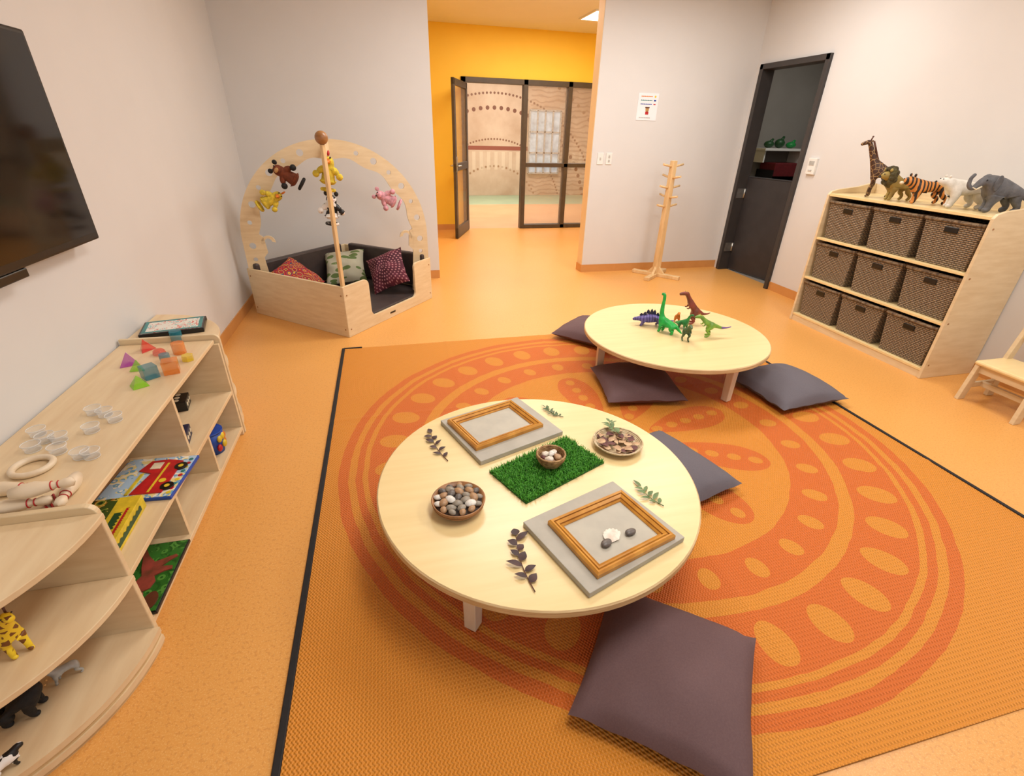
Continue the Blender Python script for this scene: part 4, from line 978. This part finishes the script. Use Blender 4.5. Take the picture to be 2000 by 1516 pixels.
# ---------------------------------------------------------------- coat stand
t=thing('coat_stand','small pine coat stand with pegs against the back wall','coat stand',(2.98,5.02,0),math.radians(12))
m=MB(); s0,s1=.034,.027; vs=[(i*f,j*f,z) for z,f in((.03,s0),(1.22,s1)) for i,j in((-1,-1),(1,-1),(1,1),(-1,1))]
m.add(vs,[(3,2,1,0),(4,5,6,7),(0,1,5,4),(1,2,6,5),(2,3,7,6),(3,0,4,7)]); ps=m.build('post','pine',t,bev=.005)
for k in range(4):
    a=k*PI/2+.5; m=MB(); m.M=Matrix.Rotation(a,4,'Z'); m.bb(0,.28,-.03,.03,.0,.038); m.prism([(.02,.03),(.11,.03),(.02,.13)],-.014,.014,fn=lambda p,h:(p[0],h,p[1])); m.build('foot','pine',t,bev=.004)
for i,z in enumerate((1.16,.95,.76)):
    for s_ in(-1,1): MB().cyl((0,0,z),(s_*.135,0,z+.025),.011,.011).build('peg','pine',ps)
for i,z in enumerate((1.05,.855)):
    for s_ in(-1,1): MB().cyl((0,0,z),(0,s_*.135,z+.025),.011,.011).build('peg','pine',ps)
# ---------------------------------------------------------------- basket cabinet
x0,x1,y0,y1=3.487,3.95,2.22,3.46
t=thing('basket_shelf','tall birch cubby shelf holding nine woven baskets on right wall','shelf',(x0,2.84,0))
def sidep(y):
    pr=[(x0,0),(x1,0),(x1,1.14),(x1-.06,1.15),(x1-.2,1.12),(x0+.08,1.10),(x0+.02,1.085),(x0,1.06)]
    m=MB(); m.prism(pr,y,y+.02,fn=lambda p,h:(p[0],h,p[1])); return m.build('side_panel','birch',t,w=True,bev=.003)
sp=sidep(y0); sidep(y1-.02)
MB().bb(x0+.005,x1,y0+.02,y1-.02,1.05,1.07).build('top','birchtop',t,w=True,bev=.002)
MB().bb(x1-.02,x1,y0+.02,y1-.02,.0,1.14).build('back_panel','birch',t,w=True)
rows=[.07,.40,.73]
for z in rows: MB().bb(x0+.005,x1-.02,y0+.02,y1-.02,z-.018,z).build('shelf','birchtop',t,w=True,bev=.002)
MB().bb(x0+.01,x0+.03,y0+.02,y1-.02,0,.052).build('plinth','birch',t,w=True)
cw=(y1-y0-.04)/3
b0=None
rn=['bottom','middle','top']; cn=['nearest the camera','in the middle column','farthest from the camera']
for ri_,z in enumerate(rows):
    for ci in range(3):
        yc=y0+.02+cw*(ci+.5); lb='woven brown basket in the %s row, %s'%(rn[ri_],cn[ci])
        if b0 is None:
            b0=thing('storage_basket',lb,'basket',(x0+.2,yc,z+.0005),0,'woven baskets in the cubby shelf')
            W_,Dp,Hh=.368,.37,.278
            m=MB()
            def ringv(w_,d_,z_): return [(-d_/2,-w_/2,z_),(d_/2,-w_/2,z_),(d_/2,w_/2,z_),(-d_/2,w_/2,z_)]
            vs=ringv(.325,.33,0)+ringv(W_,Dp,Hh)+ringv(W_-.024,Dp-.024,Hh)+ringv(.28,.3,.01)
            fs=[(3,2,1,0),(12,13,14,15)]
            for k in range(3):
                for i in range(4): fs.append((k*4+i,k*4+(i+1)%4,k*4+4+(i+1)%4,k*4+4+i))
            m.add(vs,fs); bo=m.build('basket_body','wicker',b0,bev=.008)
            m=MB(); rp=[Vector(v) for v in ringv(W_-.006,Dp-.006,Hh)]; pts=[]
            for i in range(4):
                for k in range(8): pts.append(rp[i].lerp(rp[(i+1)%4],k/8))
            m.tube(pts,.013,8,True); m.build('rim','wickerrim',bo)
            MB().bb(-Dp/2-.001,-Dp/2+.016,-.045,.045,Hh-.070,Hh-.030).build('handle_opening','black',bo,bev=.006)
        else:
            c_=copy_tree(b0); c_['label']=lb; c_.matrix_basis=Matrix.Translation((x0+.2+random.uniform(0,.01),yc+random.uniform(-.004,.004),z+.0005))
for z in (.1,.4,.7,1.0): MB().cyl((x0+.03,y0-.002,z),(x0+.03,y0,z),.006,n=10).build('screw','brownwood',sp,w=True)
# ---------------------------------------------------------------- toddler chair
t=thing('toddler_chair','small birch toddler chair at the right edge of the room','chair',(3.6,1.785,0))
MB().bb(-.14,.14,-.165,.165,.243,.268).build('seat','birchtop',t,bev=.010)
for sx in(-1,1):
    for sy in(-1,1):
        m=MB(); a=Vector((sx*.10,sy*.15,.245)); b=Vector((sx*.125,sy*.158,0))
        vs=[(p.x+i*.028,p.y+j*.012,p.z) for p in(b,a) for i,j in((-1,-1),(1,-1),(1,1),(-1,1))]
        m.add(vs,[(3,2,1,0),(4,5,6,7),(0,1,5,4),(1,2,6,5),(2,3,7,6),(3,0,4,7)]); m.build('leg','birch',t,bev=.003)
for x in(-.10,.10): MB().bb(x-.009,x+.009,-.14,.14,.19,.245).build('apron','birch',t,bev=.003)
for y in(-.15,.15): MB().bb(-.09,.09,y-.009,y+.009,.19,.245).build('apron','birch',t,bev=.003)
MB().bb(-.012,.012,-.15,.15,.08,.115).build('stretcher','birch',t,bev=.003)
for y in(-.155,.155): MB().bb(-.11,.11,y-.009,y+.009,.08,.115).build('stretcher','birch',t,bev=.003)
for y in(-.15,.15):
    m=MB(); m.prism([(.075,.25),(.13,.25),(.17,.52),(.13,.52)],y-.012,y+.012,fn=lambda p,h:(p[0],h,p[1])); m.build('back_post','birch',t,bev=.003)
MB().bb(.122,.15,-.14,.14,.40,.51).build('backrest','birchtop',t,bev=.006)
# ---------------------------------------------------------------- lights
def area(loc,size,power,col,rot=(0,0,0)):
    l=bpy.data.lights.new('ceiling_lamp','AREA'); l.shape='RECTANGLE'; l.size,l.size_y=size; l.energy=power; l.color=col
    o=bpy.data.objects.new('ceiling_lamp',l); C.objects.link(o); o.location=loc; o.rotation_euler=rot
area((.9,1.0,2.74),(.6,1.2),36,(1,.965,.92))
area((3.0,1.2,2.74),(.6,1.2),32,(1,.965,.92))
area((1.0,3.7,2.74),(1.2,.6),42,(1,.98,.95))
area((2.7,3.9,2.74),(1.2,.6),33,(1,.98,.95))
area((2.2,6.6,2.74),(1.6,1.2),58,(1,.92,.78))
area((2.5,10.5,3.05),(3,2),170,(1,.95,.88))
area((5.2,5.2,2.65),(.5,.5),15,(1,.97,.92))
w=bpy.data.worlds.new('world'); SC.world=w; w.use_nodes=True
bg=w.node_tree.nodes['Background']; bg.inputs[0].default_value=(.92,.95,1,1); bg.inputs[1].default_value=.58
